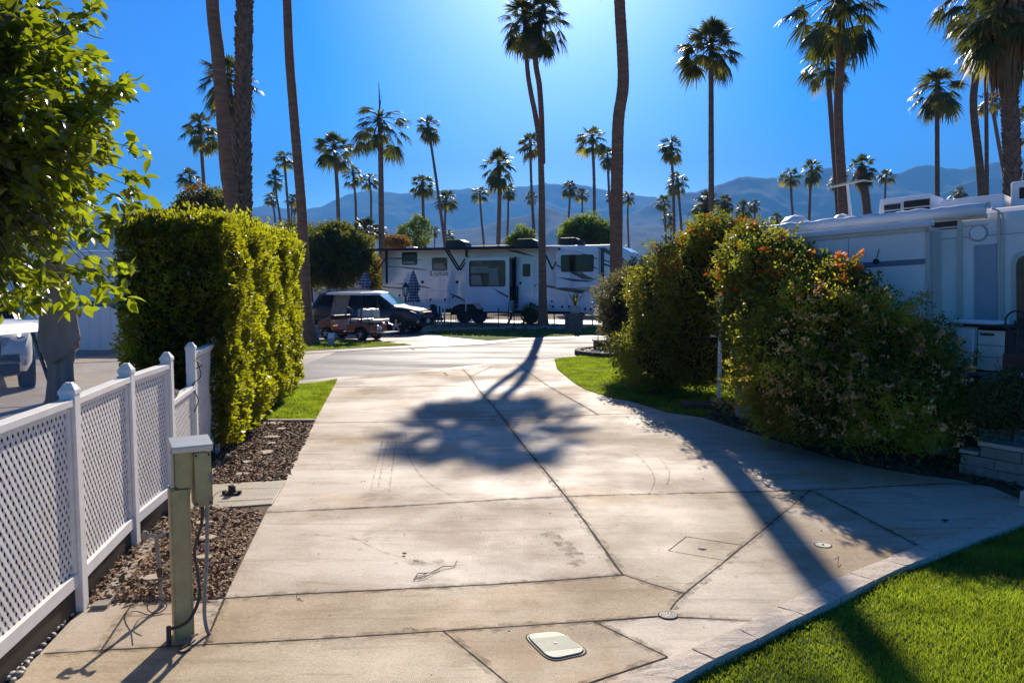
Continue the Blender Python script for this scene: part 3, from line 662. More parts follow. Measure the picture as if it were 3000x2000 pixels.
for i, (x, y) in enumerate(cpx):
    c = G(x * .5102, 1200 + y * .5102); o = bpy.data.objects.new('river_stone', protos[i % 5]); C.objects.link(o)
    s = random.uniform(.026, .038) * (1.15 if y > 1380 else 1); o.location = (c.x, c.y, s * .35); o.scale = (s, s, s); o.rotation_euler = (random.uniform(-.2, .2), random.uniform(-.2, .2), random.uniform(0, 6))
    tag(o, 'smooth %s river stone, %s down from the near fence post' % ('grey' if (i % 5) % 2 else 'tan', order[i]), 'stone', 'river stones along the foot of the fence')
# ================================================================= LATTICE FENCE
FP = [Vector((-2.62, 3.55, 0)), Vector((-2.80, 4.82, 0)), Vector((-3.02, 5.98, 0)), Vector((-3.14, 6.95, 0)), Vector((-3.40, 8.10, 0)), Vector((-3.64, 9.30, 0))]
fence = thing('lattice_fence', 'white vinyl lattice fence with square capped posts and one lower panel', 'fence', (-3.0, 6.2, 0))
def lat_panel(a, b, ztop, zbot):
    a, b = Vector(a), Vector(b); L = (b - a).length; t = (b - a) / L; nrm = Vector((t.y, -t.x, 0)); ang = math.atan2(t.y, t.x)
    a2 = a + t * .05; b2 = b - t * .05; L2 = L - .10
    r = MB(); r.beam(a2 + Vector((0, 0, ztop - .02)), b2 + Vector((0, 0, ztop - .02)), .085, .045); r.build('top_rail', 'white_old', fence, True, bevel=.004)
    r = MB(); r.beam(a2 + Vector((0, 0, zbot + .03)), b2 + Vector((0, 0, zbot + .03)), .060, .085); r.build('bottom_rail', 'white_old', fence, True, bevel=.004)
    f = MB()
    for q in (a2 + t * .02, b2 - t * .02): f.box(q + nrm * .012 + Vector((0, 0, (ztop + zbot) / 2 + .01)), (.036, .022, ztop - zbot - .13), ang)
    f.beam(a2 + t * .04 + nrm * .012 + Vector((0, 0, ztop - .058)), b2 - t * .04 + nrm * .012 + Vector((0, 0, ztop - .058)), .020, .030)
    f.build('panel_frame', 'white_old', fence, True)
    m = MB(); z0, z1 = zbot + .07, ztop - .045; H = z1 - z0; pitch = .058; w_ = .024
    for lay, sgn in ((0, 1), (1, -1)):
        k = -H
        while k < L2:
            # line x = k + (z) for sgn 1 ; mirrored for -1 ; steep diamonds (slope 1.25)
            p = []
            for zz in (0., H):
                x = k + zz * .72 * 1.0
                p.append((x, zz))
            (xa, za), (xb, zb) = p
            if xb > 0 and xa < L2:
                if xa < 0: za += (0 - xa) * (zb - za) / (xb - xa); xa = 0
                if xb > L2: zb -= (xb - L2) * (zb - p[0][1]) / (xb - p[0][0]); xb = L2
                if xb - xa > .01:
                    if sgn < 0: xa, xb = L2 - xa, L2 - xb
                    off = nrm * (.002 if lay else -.001)
                    m.beam(a2 + t * xa + off + Vector((0, 0, z0 + za)), a2 + t * xb + off + Vector((0, 0, z0 + zb)), .005, w_, up=nrm) if False else m.add(*slat(a2 + t * xa + off + Vector((0, 0, z0 + za)), a2 + t * xb + off + Vector((0, 0, z0 + zb)), w_, .003, nrm))
            k += pitch
    m.build('lattice_panel', 'white_old', fence, True)
    bk = MB(); q0 = a2 - nrm * .03; q1 = b2 - nrm * .03; bk.add([tuple(q0 + Vector((0, 0, z0))), tuple(q1 + Vector((0, 0, z0))), tuple(q1 + Vector((0, 0, z1))), tuple(q0 + Vector((0, 0, z1)))], [(0, 1, 2, 3)]); bk.build('dark_backing_sheet', 'black', fence, True, solid=.003)  # dark sheet added behind the slats so the lattice holes read dark
    ms = MB()
    if zbot > .1:
        ms.add([tuple(a2 + Vector((0, 0, -.02))), tuple(b2 + Vector((0, 0, -.02))), tuple(b2 + Vector((0, 0, zbot))), tuple(a2 + Vector((0, 0, zbot)))], [(0, 1, 2, 3)])
        ms.build('ground_mesh', 'black', fence, True, solid=.004)
def slat(a, b, w_, th, nrm):
    t = (b - a).normalized(); s = t.cross(nrm).normalized() * w_ / 2; n = nrm * th / 2
    return [a - s - n, a + s - n, a + s + n, a - s + n, b - s - n, b + s - n, b + s + n, b - s + n], [(0, 1, 5, 4), (1, 2, 6, 5), (2, 3, 7, 6), (3, 0, 4, 7), (0, 3, 2, 1), (4, 5, 6, 7)]
for i in range(5):
    lat_panel(FP[i], FP[i + 1], 1.02 if i == 3 else 1.37, .19)
for i, p in enumerate(FP):
    q = FP[min(i + 1, 5)] - FP[max(i - 1, 0)]; an = math.atan2(q.y, q.x)
    b = MB(); b.box((p.x, p.y, .70), (.092, .092, 1.40), an); po = b.build('fence_post', 'white_old', fence, True, bevel=.004)
    b = MB(); b.box((p.x, p.y, 1.415), (.104, .104, .03), an); b.box((p.x, p.y, 1.4525), (.098, .098, .045), an, taper=.42); b.build('post_cap', 'white_old', po, True, bevel=.003)
mw = MB(); pts = [FP[i] + Vector((.13, 0, 0)) for i in range(1, 6)]
for a, b_ in zip(pts[:-1], pts[1:]): mw.beam(a + Vector((0, 0, 0)), b_ + Vector((0, 0, 0)), .10, .05)
tag(mw.build('mow_strip', 'concrete2'), kind='structure')
# string lights on the two far posts
b = MB(); b.tube(smoothline([FP[4] + Vector((.06, -.02, 1.30)), FP[4] + Vector((.09, .02, 1.12)), FP[4] + Vector((.03, -.06, 1.02)), FP[4] + Vector((.07, -.02, .86)), FP[4] + Vector((.02, -.07, .70))]), .006, 5)
b.tube(smoothline([FP[4] + Vector((.05, .0, 1.2)), FP[4] + Vector((.12, -.02, 1.24)), FP[4] + Vector((.06, -.07, 1.3))]), .006, 5)
tag(b.build('light_string', 'cable'), 'thin dark cable of string lights looped on the fourth fence post', 'string lights')
for k, (t_, s_, l_) in enumerate([(.2, .05, 'pale lump of stone lying on the low fence rail by the third post'), (.32, .035, 'small shell coloured stone on the low fence rail')]):
    p = FP[3].lerp(FP[4], t_ - .05); V0, F0 = ICO2; b = MB(); b.add([tuple(v * s_ * (1 + .25 * mnoise.noise(Vector(v) * 2))) for v in V0], [tuple(f) for f in F0]); o = b.build('rail_stone', 'cobble2'); o.location = (p.x, p.y, 1.06); tag(o, l_, 'stone')
# ================================================================= POWER PEDESTAL
c = G(540, 1868); ped = thing('power_pedestal', 'olive green power pedestal with hinged box on a square post', 'power pedestal', (c.x, c.y, 0), math.radians(30))
b = MB(); b.box((0, .0, .455), (.088, .035, .91)); b.box((-.05, .035, .455), (.012, .10, .91)); b.box((.05, .035, .455), (.012, .10, .91)); b.build('post', 'pedestal', ped, bevel=.003)
X_ = .045
b = MB(); b.box((.028 + X_, .05, 1.03), (.20, .10, .25)); b.box((.078 + X_, .02, .86), (.098, .14, .14)); bx = b.build('housing', 'pedestal', ped, bevel=.003)
b = MB(); b.box((-.022 + X_, -.0135, 1.01), (.096, .008, .225)); b.build('cover_panel', 'pedestal', bx, bevel=.002)
b = MB(); b.box((.078 + X_, -.062, .958), (.098, .008, .325)); b.build('cover_panel', 'pedestal', bx, bevel=.002)
b = MB()
for x, z0_, z1_ in ((.030, .80, 1.12), (.126, .80, 1.12), (-.070, .90, 1.12)): b.box((x + X_, -.0665 if x > 0 else -.0185, (z0_ + z1_) / 2), (.003, .003, z1_ - z0_))
b.box((.083 + X_, -.0665, 1.115), (.12, .003, .003)); b.box((-.036 + X_, -.0185, 1.122), (.11, .003, .003)); b.box((-.036 + X_, -.0185, .899), (.11, .003, .003)); b.build('panel_seam', 'black', bx)
b = MB(); b.prism([(-.084 + X_, -.075, 1.150), (-.084 + X_, .115, 1.175), (-.084 + X_, .115, 1.187), (-.084 + X_, -.075, 1.162)], (.220, 0, 0)); b.prism([(-.084 + X_, -.075, 1.150), (-.084 + X_, -.068, 1.125), (-.084 + X_, -.068, 1.15), (-.084 + X_, -.06, 1.151)], (.220, 0, 0)); b.build('lid', 'pedtop', ped, bevel=.002)
for x, z in ((-.062, 1.13), (-.01, 1.13), (.042, 1.10), (.112, 1.10), (-.062, .91), (.04, .815), (.115, .815)):
    b = MB(); b.lathe((x + X_, -.068 if x > .03 else -.02, z), [(.006, 0), (.006, -.004), (.001, -.005)], 8, 'Y'); b.build('screw', 'black', bx)
b = MB(); b.box((.12 + X_, -.07, .96), (.018, .012, .05)); b.build('hasp', 'pipe', bx)
b = MB(); b.tube(smoothline([(.150, .0, .80), (.140, .0, .5), (.122, .0, .25), (.116, -.0, .12), (.125, -.02, .03), (.15, -.03, -.02)]), .0115, 8); b.lathe((.120, 0, .20), [(.015, 0), (.015, .035)], 10); b.build('conduit', 'pipe', ped)
b = MB(); b.tube(smoothline([(.125, .01, .80), (.115, -.005, .68), (.072, 0, .52), (.085, -.01, .38), (.085, -.03, .24), (.03, -.065, .14), (-.03, -.065, .105), (-.085, -.06, .10)]), .0095, 8); b.tube([(-.088, -.06, .115), (-.09, -.06, -.01)], .014, 8); b.build('hose', 'cable', ped)
b = MB(); b.tube(smoothline([(.07, -.03, .02), (.04, -.07, .03), (.0, -.12, .006), (-.05, -.16, .006), (-.03, -.20, .006), (.01, -.18, .006)]), .007, 6); b.build('cable', 'cable', ped)
# loose coil of cable and the water riser
c2 = G(474, 1776); wr = thing('water_riser', 'grey water riser pipe with brass tap beside the pedestal', 'water pipe', (c2.x, c2.y, 0))
b = MB(); b.tube([(0, 0, -.01), (-.005, 0, .20), (-.02, 0, .47)], [.013, .0125, .0125], 10); b.lathe((0, 0, 0), [(.016, 0), (.016, .09)], 10); b.build('pipe', 'pipe', wr)
b = MB(); b.lathe((-.006, 0, .20), [(.014, 0), (.018, .01), (.018, .05), (.014, .06)], 10); b.build('valve_body', 'brick', wr)
b = MB(); b.tube([(-.02, 0, .47), (-.055, -.005, .475), (-.085, -.005, .47)], .014, 8); b.tube([(-.02, 0, .46), (.03, .0, .485), (.055, 0, .48)], .011, 8); b.lathe((-.09, -.005, .455), [(.02, 0), (.022, .035), (.012, .05)], 8); b.build('tap', 'pipe', wr)
b = MB(); b.box((-.05, 0, .51), (.05, .008, .012)); b.build('tap_handle', 'black', wr); b = MB(); b.lathe((.06, 0, .47), [(.014, 0), (.016, .025)], 8); b.build('tap_knob', 'black', wr)
b = MB()
base = Vector((c2.x, c2.y, 0))
b.tube(smoothline([base + Vector(v) for v in [(.10, -.05, .27), (.0, -.05, .18), (-.10, -.03, .12), (-.17, 0, .07), (-.13, .01, .045), (0, -.03, .06), (.06, -.06, .03), (.03, -.12, .01), (-.04, -.11, .03), (-.045, -.05, .09), (.0, -.04, .17), (.09, -.02, .22)]], 8), .0035, 5)
tag(b.build('cable_loop', 'cable'), 'thin black cable looping around the grey water riser', 'cable')
# ================================================================= PALMS
def crown_arrays(seed, nf=36, nb=20, shag=.0, top=85, low=-48, L0=.62, L1=1.05, FR=.92, droop=.35):
    r = random.Random(seed); V = []; F4 = []; F3 = []; MI4 = []; MI3 = []
    def tri(a, b_, c_, m): F3.append((a, b_, c_)); MI3.append(m)
    def quad(a, b_, c_, d_, m): F4.append((a, b_, c_, d_)); MI4.append(m)
    for i in range(nf):
        u = (i + .5) / nf; el = math.radians(top + (low - top) * (u ** .85) + r.uniform(-8, 8)); az = i * 2.39996 + r.uniform(-.5, .5)
        L = (L0 + (L1 - L0) * min(1, u * 1.8)) * r.uniform(.8, 1.12); dr = droop * (.25 + .75 * u) * r.uniform(.7, 1.3); mi = 1 if (u > .86 and r.random() < .5) else 0
        d0 = Vector((math.cos(el) * math.cos(az), math.cos(el) * math.sin(az), math.sin(el))); zo = Vector((0, 0, .12 - .25 * u))
        P = [zo + d0 * L * t - Vector((0, 0, dr * t * t)) for t in (0, .5, 1)]
        T = (P[2] - P[1]).normalized(); S = T.cross(Vector((0, 0, 1)));
        S = S.normalized() if S.length > .05 else Vector((1, 0, 0)); S = (S * math.cos(r.uniform(-.5, .5)) + T.cross(S) * math.sin(r.uniform(-.5, .5))).normalized()
        Nn = S.cross(T)
        n0 = len(V)
        for p, w_ in zip(P, (.05, .03, .025)): V += [p + S * w_, p - S * w_ , p + Nn * w_]
        for k in range(2):
            a = n0 + 3 * k; quad(a, a + 1, a + 4, a + 3, mi); quad(a + 1, a + 2, a + 5, a + 4, mi); quad(a + 2, a, a + 3, a + 5, mi)
        span = math.radians(r.uniform(82, 125)); fr = FR * r.uniform(.8, 1.12) * (.85 + .15 * u); dth = 2 * span / nb
        for j in range(nb):
            th = -span + (j + .5) * dth + r.uniform(-.04, .04); bdir = T * math.cos(th) + S * math.sin(th)
            ln = fr * (.72 + .28 * math.cos(th)) * r.uniform(.82, 1.1)
            ws = ln * .48 * math.tan(dth / 2) * 1.45; side = (T * -math.sin(th) + S * math.cos(th))
            cup = Nn * (-.22 * ln * abs(math.sin(th)))
            m_ = P[2] + bdir * ln * .48 + cup * .4 + Vector((0, 0, -.04 * ln))
            g_ = r.uniform(.5, 1.3) * (.45 + .6 * u)
            q_ = P[2] + bdir * ln * .78 + cup * .8 + Vector((0, 0, -.16 * ln * g_))
            t_ = P[2] + bdir * ln * .98 + cup + Vector((0, 0, -.42 * ln * g_)) + Vector((r.uniform(-.04, .04), r.uniform(-.04, .04), 0))
            tw = Nn * ws * r.uniform(-.5, .5)
            n = len(V); V += [P[2], m_ + side * ws + tw, m_ - side * ws - tw, q_ + side * ws * .55, q_ - side * ws * .55, t_]
            tri(n, n + 1, n + 2, mi); quad(n + 1, n + 3, n + 4, n + 2, mi); tri(n + 3, n + 5, n + 4, mi)
    # heart of the crown
    for i in range(22):
        a = r.random() * 2 * pi; z = r.uniform(-.55, .25); rr = .20 * r.uniform(.7, 1.2)
        p = Vector((rr * math.cos(a), rr * math.sin(a), z)); s = Vector((-math.sin(a), math.cos(a), 0)) * .07
        n = len(V); V += [p * .55 - s, p * .55 + s, p + s * .6 + Vector((0, 0, .35)), p - s * .6 + Vector((0, 0, .35))]; quad(n, n + 1, n + 2, n + 3, 1)
    for i in range(int(shag * 100)):           # thatch skirt
        a = r.random() * 2 * pi; u = r.random(); z = -.2 - u * 2.3; rr = .62 - .30 * u + r.uniform(-.1, .1)
        p0 = Vector((.18 * math.cos(a), .18 * math.sin(a), z + .55)); p1 = Vector((rr * math.cos(a), rr * math.sin(a), z + .1)); p2 = Vector((rr * 1.02 * math.cos(a), rr * 1.02 * math.sin(a), z - r.uniform(.35, .7)))
        s = Vector((-math.sin(a), math.cos(a), 0)) * r.uniform(.02, .07)
        n = len(V); V += [p0 - s * .4, p0 + s * .4, p1 + s, p1 - s, p2]; quad(n, n + 1, n + 2, n + 3, 2); tri(n + 3, n + 2, n + 4, 2)
    return np.array([tuple(v) for v in V]), np.array(F3), np.array(F4), np.array(MI3 + MI4)
CR = {}
def crown_mesh(key, **kw):
    V, F3, F4, MI = crown_arrays(**kw); o = npmesh('crown', V, [F3, F4], ['frond', 'frond_y', 'skirt'], midx=MI); me = o.data; bpy.data.objects.remove(o); CR[key] = me
for i in range(4): crown_mesh('n%d' % i, seed=21 + i, nf=(36, 34, 38, 38)[i], nb=22, low=(-50, -58, -62, -44)[i], FR=(.95, 1.0, .9, 1.0)[i], L1=(1.1, 1.0, 1.15, 1.0)[i], droop=(.4, .45, .55, .35)[i])
for i in range(5): crown_mesh('f%d' % i, seed=51 + i, nf=(25, 29, 22, 26, 31)[i], nb=13, low=(-35, -58, -30, -65, -45)[i], droop=(.45, .6, .7, .4, .5)[i], FR=(1.05, .9, 1.1, 1.0, .95)[i], L1=(1.0, 1.15, 1.2, .95, 1.05)[i], top=(85, 80, 70, 88, 75)[i])
crown_mesh('droop', seed=77, nf=26, nb=22, top=38, low=-42, L0=1.0, L1=1.35, droop=.75, FR=1.0)
crown_mesh('shag', seed=88, nf=46, nb=22, shag=6.5, low=-60)
crown_mesh('shagf', seed=89, nf=30, nb=14, shag=2.5, low=-60)
crown_mesh('big', seed=90, nf=44, nb=16, low=-15, L0=.5, L1=1.2)
palm_n = [0]
def palm(cx, cy, w_, bx, by, tw, label, var=None, d=None, sc1=1.0, mt='bark', near=False, tap=.25, path=None, base_d=None, boots=False, group='fan palms against the sky', name='palm_tree', tilt=None, spear=0):
    """crown centre, crown width, a lower trunk point (photo pixels), trunk width in pixels at mid height"""
    if d is None: d = 3.75 * sc1 * FL / w_
    top = D(cx, cy, d)
    pyg = 829 + EYE * FL / d * 1.0
    if path is None:
        k = (pyg - cy) / max(by - cy, 1); mid = D(bx, by, d); bxx = bx + (bx - cx) * (k - 1) * .35; base = D(bxx, pyg, d); base.z = -.05
        pts = [base, base.lerp(mid, .5) + Vector((0, 0, 0)), mid, mid.lerp(top, .5) + Vector((random.uniform(-.06, .06) * d * .02, 0, 0)), top]
        if pts[1].z > pts[2].z: pts = [base, mid.lerp(base, .3), mid.lerp(top, .4), top]
    else:
        pts = [D(x, y, d) for x, y in path]; pts[0].z = min(pts[0].z, -.02)
    cs = w_ / FL * d / 3.4
    root = thing(name, label, 'palm tree', (pts[0].x, pts[0].y, 0), group=group)
    sp = smoothline(pts, 5 if not near else 26); r0 = tw / 2 / FL * d
    ztot = sp[-1].z; rad = []
    for i, p in enumerate(sp):
        f = max(0, p.z) / ztot; rr = r0 * (1.08 - tap * f) * (1 + .75 * math.exp(-max(p.z, 0) / .45))
        if near: rr *= 1 + (.022 if i % 2 else -.015) + random.uniform(-.02, .02)
        else: rr *= 1 + random.uniform(-.06, .06)
        rad.append(rr)
    b = MB(); b.tube(sp, rad, 14 if near else 7); tr = b.build('trunk', mt, root, True, smooth=True)
    if boots:
        b = MB(); R = random.Random(5); Ltot = len(sp); rows = int(ztot / .13)
        for q in range(rows):
            f = q / rows * (Ltot - 1); i = int(f); p = sp[i].lerp(sp[min(i + 1, Ltot - 1)], f - i); rr = rad[i]; n = 9
            for j in range(n):
                if R.random() < .12: continue
                a = 2 * pi * (j + .5 * (q % 2)) / n + R.uniform(-.15, .15); o_ = Vector((math.cos(a), math.sin(a), 0)); s = Vector((-o_.y, o_.x, 0))
                h = R.uniform(.12, .24); wd = rr * .36; out = R.uniform(.02, .075)
                b.add([p + o_ * rr * .93 - s * wd, p + o_ * rr * .93 + s * wd, p + o_ * (rr + out) + s * wd * .45 + Vector((0, 0, h)), p + o_ * (rr + out) - s * wd * .45 + Vector((0, 0, h)), p + o_ * rr * .8 + Vector((0, 0, h * 1.05))], [(0, 1, 2, 3), (3, 2, 4), (1, 4, 2), (0, 3, 4)])
        b.build('leaf_bases', 'boots', root, True)
    if w_:
        me = CR[var or 'f%d' % (palm_n[0] % 5)]
        c_ = bpy.data.objects.new('crown', me); C.objects.link(c_); c_.parent = root; c_.location = (pts[-1].x - root.location.x, pts[-1].y - root.location.y, pts[-1].z); c_.scale = (cs, cs, cs * random.uniform(.92, 1.08)); c_.rotation_euler = (random.uniform(-.16, .16), random.uniform(-.16, .16), random.uniform(0, 6.28))
    if spear:
        b = MB(); t = pts[-1]; b.tube([t, t + Vector((-.02, 0, spear * .7)), t + Vector((-.05, 0, spear))], [.06, .035, .012], 6); b.tube([t + Vector((0, 0, spear * .3)), t + Vector((.12, 0, spear * .65))], [.03, .01], 5); b.build('spear_leaf', 'bark', root, True)
    palm_n[0] += 1; return root
# near palms
palm(640, -260, 300, 690, 640, 40, 'very tall smooth palm trunk, left of the pair behind the hedge', 'n0', d=20.0, near=True, mt='bark_red', path=[(700, 1066), (682, 640), (665, 500), (650, 300), (637, 150), (622, 0), (610, -330)], group=None)
palm(720, -330, 300, 712, 640, 44, 'very tall palm with shaggy old leaf bases, right of the pair behind the hedge', 'n1', d=20.8, near=True, path=[(712, 1056), (712, 640), (712, 500), (712, 300), (715, 150), (716, 0), (718, -400)], boots=True, group=None)
palm(830, -260, 240, 905, 960, 28, 'tall leaning palm trunk rising beside the parked golf cart', 'n2', d=26.5, near=True, path=[(914, 1008), (898, 900), (884, 620), (862, 350), (848, 170), (841, 0), (830, -300)], mt='bark_red', group=None)
palm(1808, -290, 255, 1806, 1000, 36, 'tall palm trunk growing from the round rock ring on the right lawn', 'n3', d=23.4, near=True, mt='bark_red', path=[(1814, 1032), (1808, 900), (1805, 750), (1808, 500), (1812, 350), (1826, 230), (1815, 0), (1808, -230)], group=None)
# double palm in the centre
dd = 35.5; r_ = palm(1537, 48, 172, 1591, 930, 23, 'double trunked palm standing in front of the white camper, crown cut by the frame', 'n1', d=dd, near=True, tap=.62, mt='bark_red', path=[(1591, 963), (1590, 860), (1588, 700), (1587, 560), (1582, 430), (1568, 335), (1555, 270), (1545, 200), (1536, 48)], group=None)
pts = [D(x, y, dd + .25) for x, y in [(1590, 480), (1588, 400), (1586, 335), (1580, 250), (1569, 165), (1588, 30)]]
b = MB(); sp = smoothline(pts, 14); b.tube(sp, [.125 * (1 + (.02 if i % 2 else -.01)) for i in range(len(sp))], 12); b.build('trunk', 'bark_red', r_, True, smooth=True)
c_ = bpy.data.objects.new('crown', CR['n2']); C.objects.link(c_); c_.parent = r_; t = D(1592, 40, dd + .2); c_.location = (t.x - r_.location.x, t.y - r_.location.y, t.z); c_.scale = (.76, .76, .88)
b = MB(); t = D(1563, 143, dd); V0, F0 = ICO2; b.add([t + Vector((v[0] * .42, v[1] * .42, v[2] * .5)) * (1 + .3 * mnoise.noise(Vector(v) * 2.5)) for v in V0], [tuple(f) for f in F0]); b.build('dead_thatch', 'boots', r_, True)
# pixel table: crown x, crown y, width, trunk low x, y, trunk width px, label, variant
PT = [
 (585, 366, 123, 600, 590, 11, 'slender palm, taller of the two left of the big twin trunks', 'f1'),
 (556, 520, 82, 567, 600, 9, 'short palm nearest the leafy tree on the left', 'f0'),
 (670, 225, 190, 690, 500, 16, 'palm crown showing behind the twin tall trunks', 'n2'),
 (832, 460, 64, 846, 640, 8, 'slim palm, tallest of the small group left of the leaning trunk', 'f2'),
 (806, 520, 66, 820, 640, 7, 'slim palm in the middle of the group left of the leaning trunk', 'f3'),
 (794, 577, 50, 806, 650, 6, 'lowest palm at the left end of the small group', 'f4'),
 (858, 582, 46, 853, 660, 6, 'small palm just touching the left side of the leaning trunk', 'f0'),
 (868, 598, 44, 862, 665, 6, 'small palm half hidden behind the leaning trunk', 'f1'),
 (979, 432, 126, 992, 662, 12, 'bushy palm with pale young fronds above the round dark tree', 'n0'),
 (1034, 505, 72, 1043, 640, 8, 'small palm between the bushy palm and the spear topped palm', 'f1'),
 (1082, 523, 58, 1087, 622, 7, 'small palm just left of the spear topped palm', 'f2'),
 (1254, 366, 92, 1302, 710, 9, 'palm with a long trunk leaning right over the camper roof', 'f3'),
 (1238, 533, 84, 1245, 717, 10, 'dark palm left of the long leaning trunk', 'f4'),
 (1307, 582, 76, 1303, 700, 8, 'ragged palm crossing the foot of the long leaning trunk', 'f0'),
 (1273, 672, 36, 1273, 715, 4, 'tiny far palm behind the camper roof air unit', 'f1'),
 (1315, 684, 38, 1318, 715, 4, 'tiny far palm right of the leaning trunk foot', 'f2'),
 (1130, 690, 30, 1130, 715, 4, 'tiny far palm low behind the wispy bright tree', 'f3'),
 (1462, 480, 128, 1460, 713, 13, 'wide ragged palm with fronds spread to both sides', 'f3'),
 (1405, 562, 60, 1417, 713, 7, 'small palm left of the wide ragged palm', 'f2'),
 (1489, 555, 60, 1486, 713, 7, 'small palm hanging under the right side of the ragged palm', 'f4'),
 (1553, 420, 84, 1565, 694, 9, 'palm directly left of the central double trunk', 'f0'),
 (1556, 573, 42, 1562, 694, 6, 'low small palm beside the central double trunk', 'f1'),
 (1735, 400, 98, 1741, 665, 10, 'tall straight palm right of the central double trunk', 'f2'),
 (1779, 455, 66, 1792, 690, 8, 'palm half hidden by the thick right hand trunk', 'f3'),
 (1670, 546, 60, 1659, 690, 7, 'small palm with trunk leaning left behind the camper roof', 'f4'),
 (1705, 567, 48, 1702, 665, 6, 'small palm between the left leaning one and the tall straight one', 'f0'),
 (1789, 572, 36, 1793, 690, 5, 'tiny palm showing left of the thick right hand trunk', 'f1'),
 (1840, 574, 48, 1842, 717, 6, 'small palm showing right of the thick right hand trunk', 'f2'),
 (2083, 130, 192, 2084, 650, 17, 'big full crowned palm standing alone in the upper right sky', 'n3'),
 (1966, 425, 92, 1975, 680, 9, 'palm left of the big full crowned palm, tallest of its cluster', 'f3'),
 (1985, 527, 80, 1996, 670, 8, 'palm in front of the cluster left of the big crowned palm', 'f4'),
 (1944, 590, 54, 1950, 684, 7, 'small palm at the left of the cluster above the orange flowers', 'f0'),
 (1963, 633, 52, 1966, 690, 6, 'lowest palm of the cluster above the orange flowers', 'f1'),
 (2422, 172, 150, 2456, 622, 16, 'palm whose crown sits just behind the tall brown trunk', 'n0'),
 (2318, 510, 62, 2323, 640, 8, 'small palm, left of the pair over the trailer roof vent', 'f2'),
 (2378, 492, 78, 2371, 630, 9, 'small palm, right of the pair over the trailer roof vent', 'f3'),
 (2458, 522, 66, 2462, 630, 7, 'low palm behind the tall brown trunk near the antenna', 'f4'),
 (2596, 515, 54, 2592, 622, 7, 'small round palm right of the television antenna', 'f0'),
 (2746, 250, 162, 2746, 566, 14, 'full crowned palm standing alone above the trailer air unit', 'n1'),
 (2812, 562, 56, 2815, 640, 10, 'short dark palm just above the trailer roof box', 'f1'),
 (2903, 290, 84, 2950, 560, 12, 'palm partly hidden behind the shaggy palm at the right edge', 'f2'),
 (2178, 607, 66, 2166, 690, 9, 'low palm above the orange flowers, right of the yellowish ones', 'f3'),
 (2210, 598, 44, 2206, 670, 7, 'small palm touching the low one above the orange flowers', 'f4'),
 (2275, 640, 50, 2276, 690, 9, 'squat palm behind the left end of the trailer roof', 'f0'),
]
for a in PT:
    palm(a[0], a[1], a[2], a[3], a[4], a[5], a[6], a[7], near=a[2] > 120)
palm(1113, 338, 166, 1118, 717, 17, 'drooping palm with a bare upright spear above its crown', 'droop', near=True, spear=2.2, path=[(1118, 960), (1118, 717), (1117, 600), (1115, 450), (1113, 350)], d=47)
palm(2445, -16, 285, 2468, 600, 27, 'tall brown palm crossing the upper right sky, crown cut by the frame', 'n2', near=True, mt='bark_red', d=31, path=[(2472, 985), (2470, 620), (2456, 330), (2464, 130), (2460, -16)])
palm(2852, -34, 230, 2874, 558, 22, 'tall curved palm trunk left of the shaggy palm at the right edge', 'n0', near=True, mt='bark', d=34, path=[(2890, 968), (2876, 560), (2852, 320), (2858, 210), (2850, 60), (2852, -34)])
palm(2885, 120, 150, 2890, 400, 12, 'leafy palm crown crowded between the two right edge palms', 'n3', near=True, d=40)
palm(2962, 20, 330, 2955, 550, 44, 'massive shaggy palm with a brown thatch skirt at the right edge', 'shag', near=True, boots=True, d=25, path=[(2975, 1020), (2965, 560), (2962, 400), (2955, 250), (2962, 20)])
palm(3020, 345, 130, 3000, 560, 14, 'palm cut by the right frame edge', 'f1', d=48)
palm(2072, 590, 96, 2056, 690, 34, 'stout yellowish palm above the orange flowers', 'shagf', d=60, sc1=1)
palm(2122, 592, 66, 2120, 690, 16, 'second yellowish palm beside the stout one', 'shagf', d=66)
palm(2524, 488, 92, 2542, 640, 28, 'shaggy palm with a thick skirted trunk behind the antenna', 'shagf', d=62)
palm(1072, 672, 110, 1072, 760, 26, 'low fan palm like a bush beside the camper rear', 'big', d=52, sc1=.7)
# ================================================================= HEDGE, TREES, SHRUBS
def leaf_blob(ells, dens, size, rin=.72, tmpl=LEAF4, up=.25, lum=.16, k=1.6, rand=.9, seed=0, jit=.06):
    Ps = []; Ns = []
    for e in ells:
        c0, r0 = np.array(e[:3]), np.array(e[3:6]); dn = e[6] if len(e) > 6 else 1
        area = 4 * pi * ((((r0[0] * r0[1]) ** 1.6 + (r0[0] * r0[2]) ** 1.6 + (r0[1] * r0[2]) ** 1.6) / 3) ** (1 / 1.6)); n = int(area * dens * dn)
        u = unit(rs.normal(size=(n, 3))); rr = rin + (1.04 - rin) * rs.rand(n) ** .6
        lp = np.array([1 + lum * 2 * mnoise.noise(Vector(((q[0] * r0[0] + c0[0]) * k, (q[1] * r0[1] + c0[1]) * k, (q[2] * r0[2] + c0[2]) * k + seed))) + lum * mnoise.noise(Vector(((q[0] * r0[0] + c0[0]) * k * 3.1, (q[1] * r0[1] + c0[1]) * k * 3.1, (q[2] * r0[2]) * k * 3.1))) for q in u])
        P_ = c0 + u * r0 * (rr * lp)[:, None] + rs.normal(size=(n, 3)) * jit; keep = P_[:, 2] > .02
        for e2 in ells:
            if e2 is e: continue
            q = ((P_ - np.array(e2[:3])) / np.array(e2[3:6])); keep &= (q ** 2).sum(1) > .45
        Ps.append(P_[keep]); Ns.append(unit(u / r0)[keep])
    P_ = np.concatenate(Ps); Nn = np.concatenate(Ns)
    d_ = Nn * .6 + rs.normal(size=P_.shape) * rand; d_[:, 2] += up
    return P_, Nn, d_
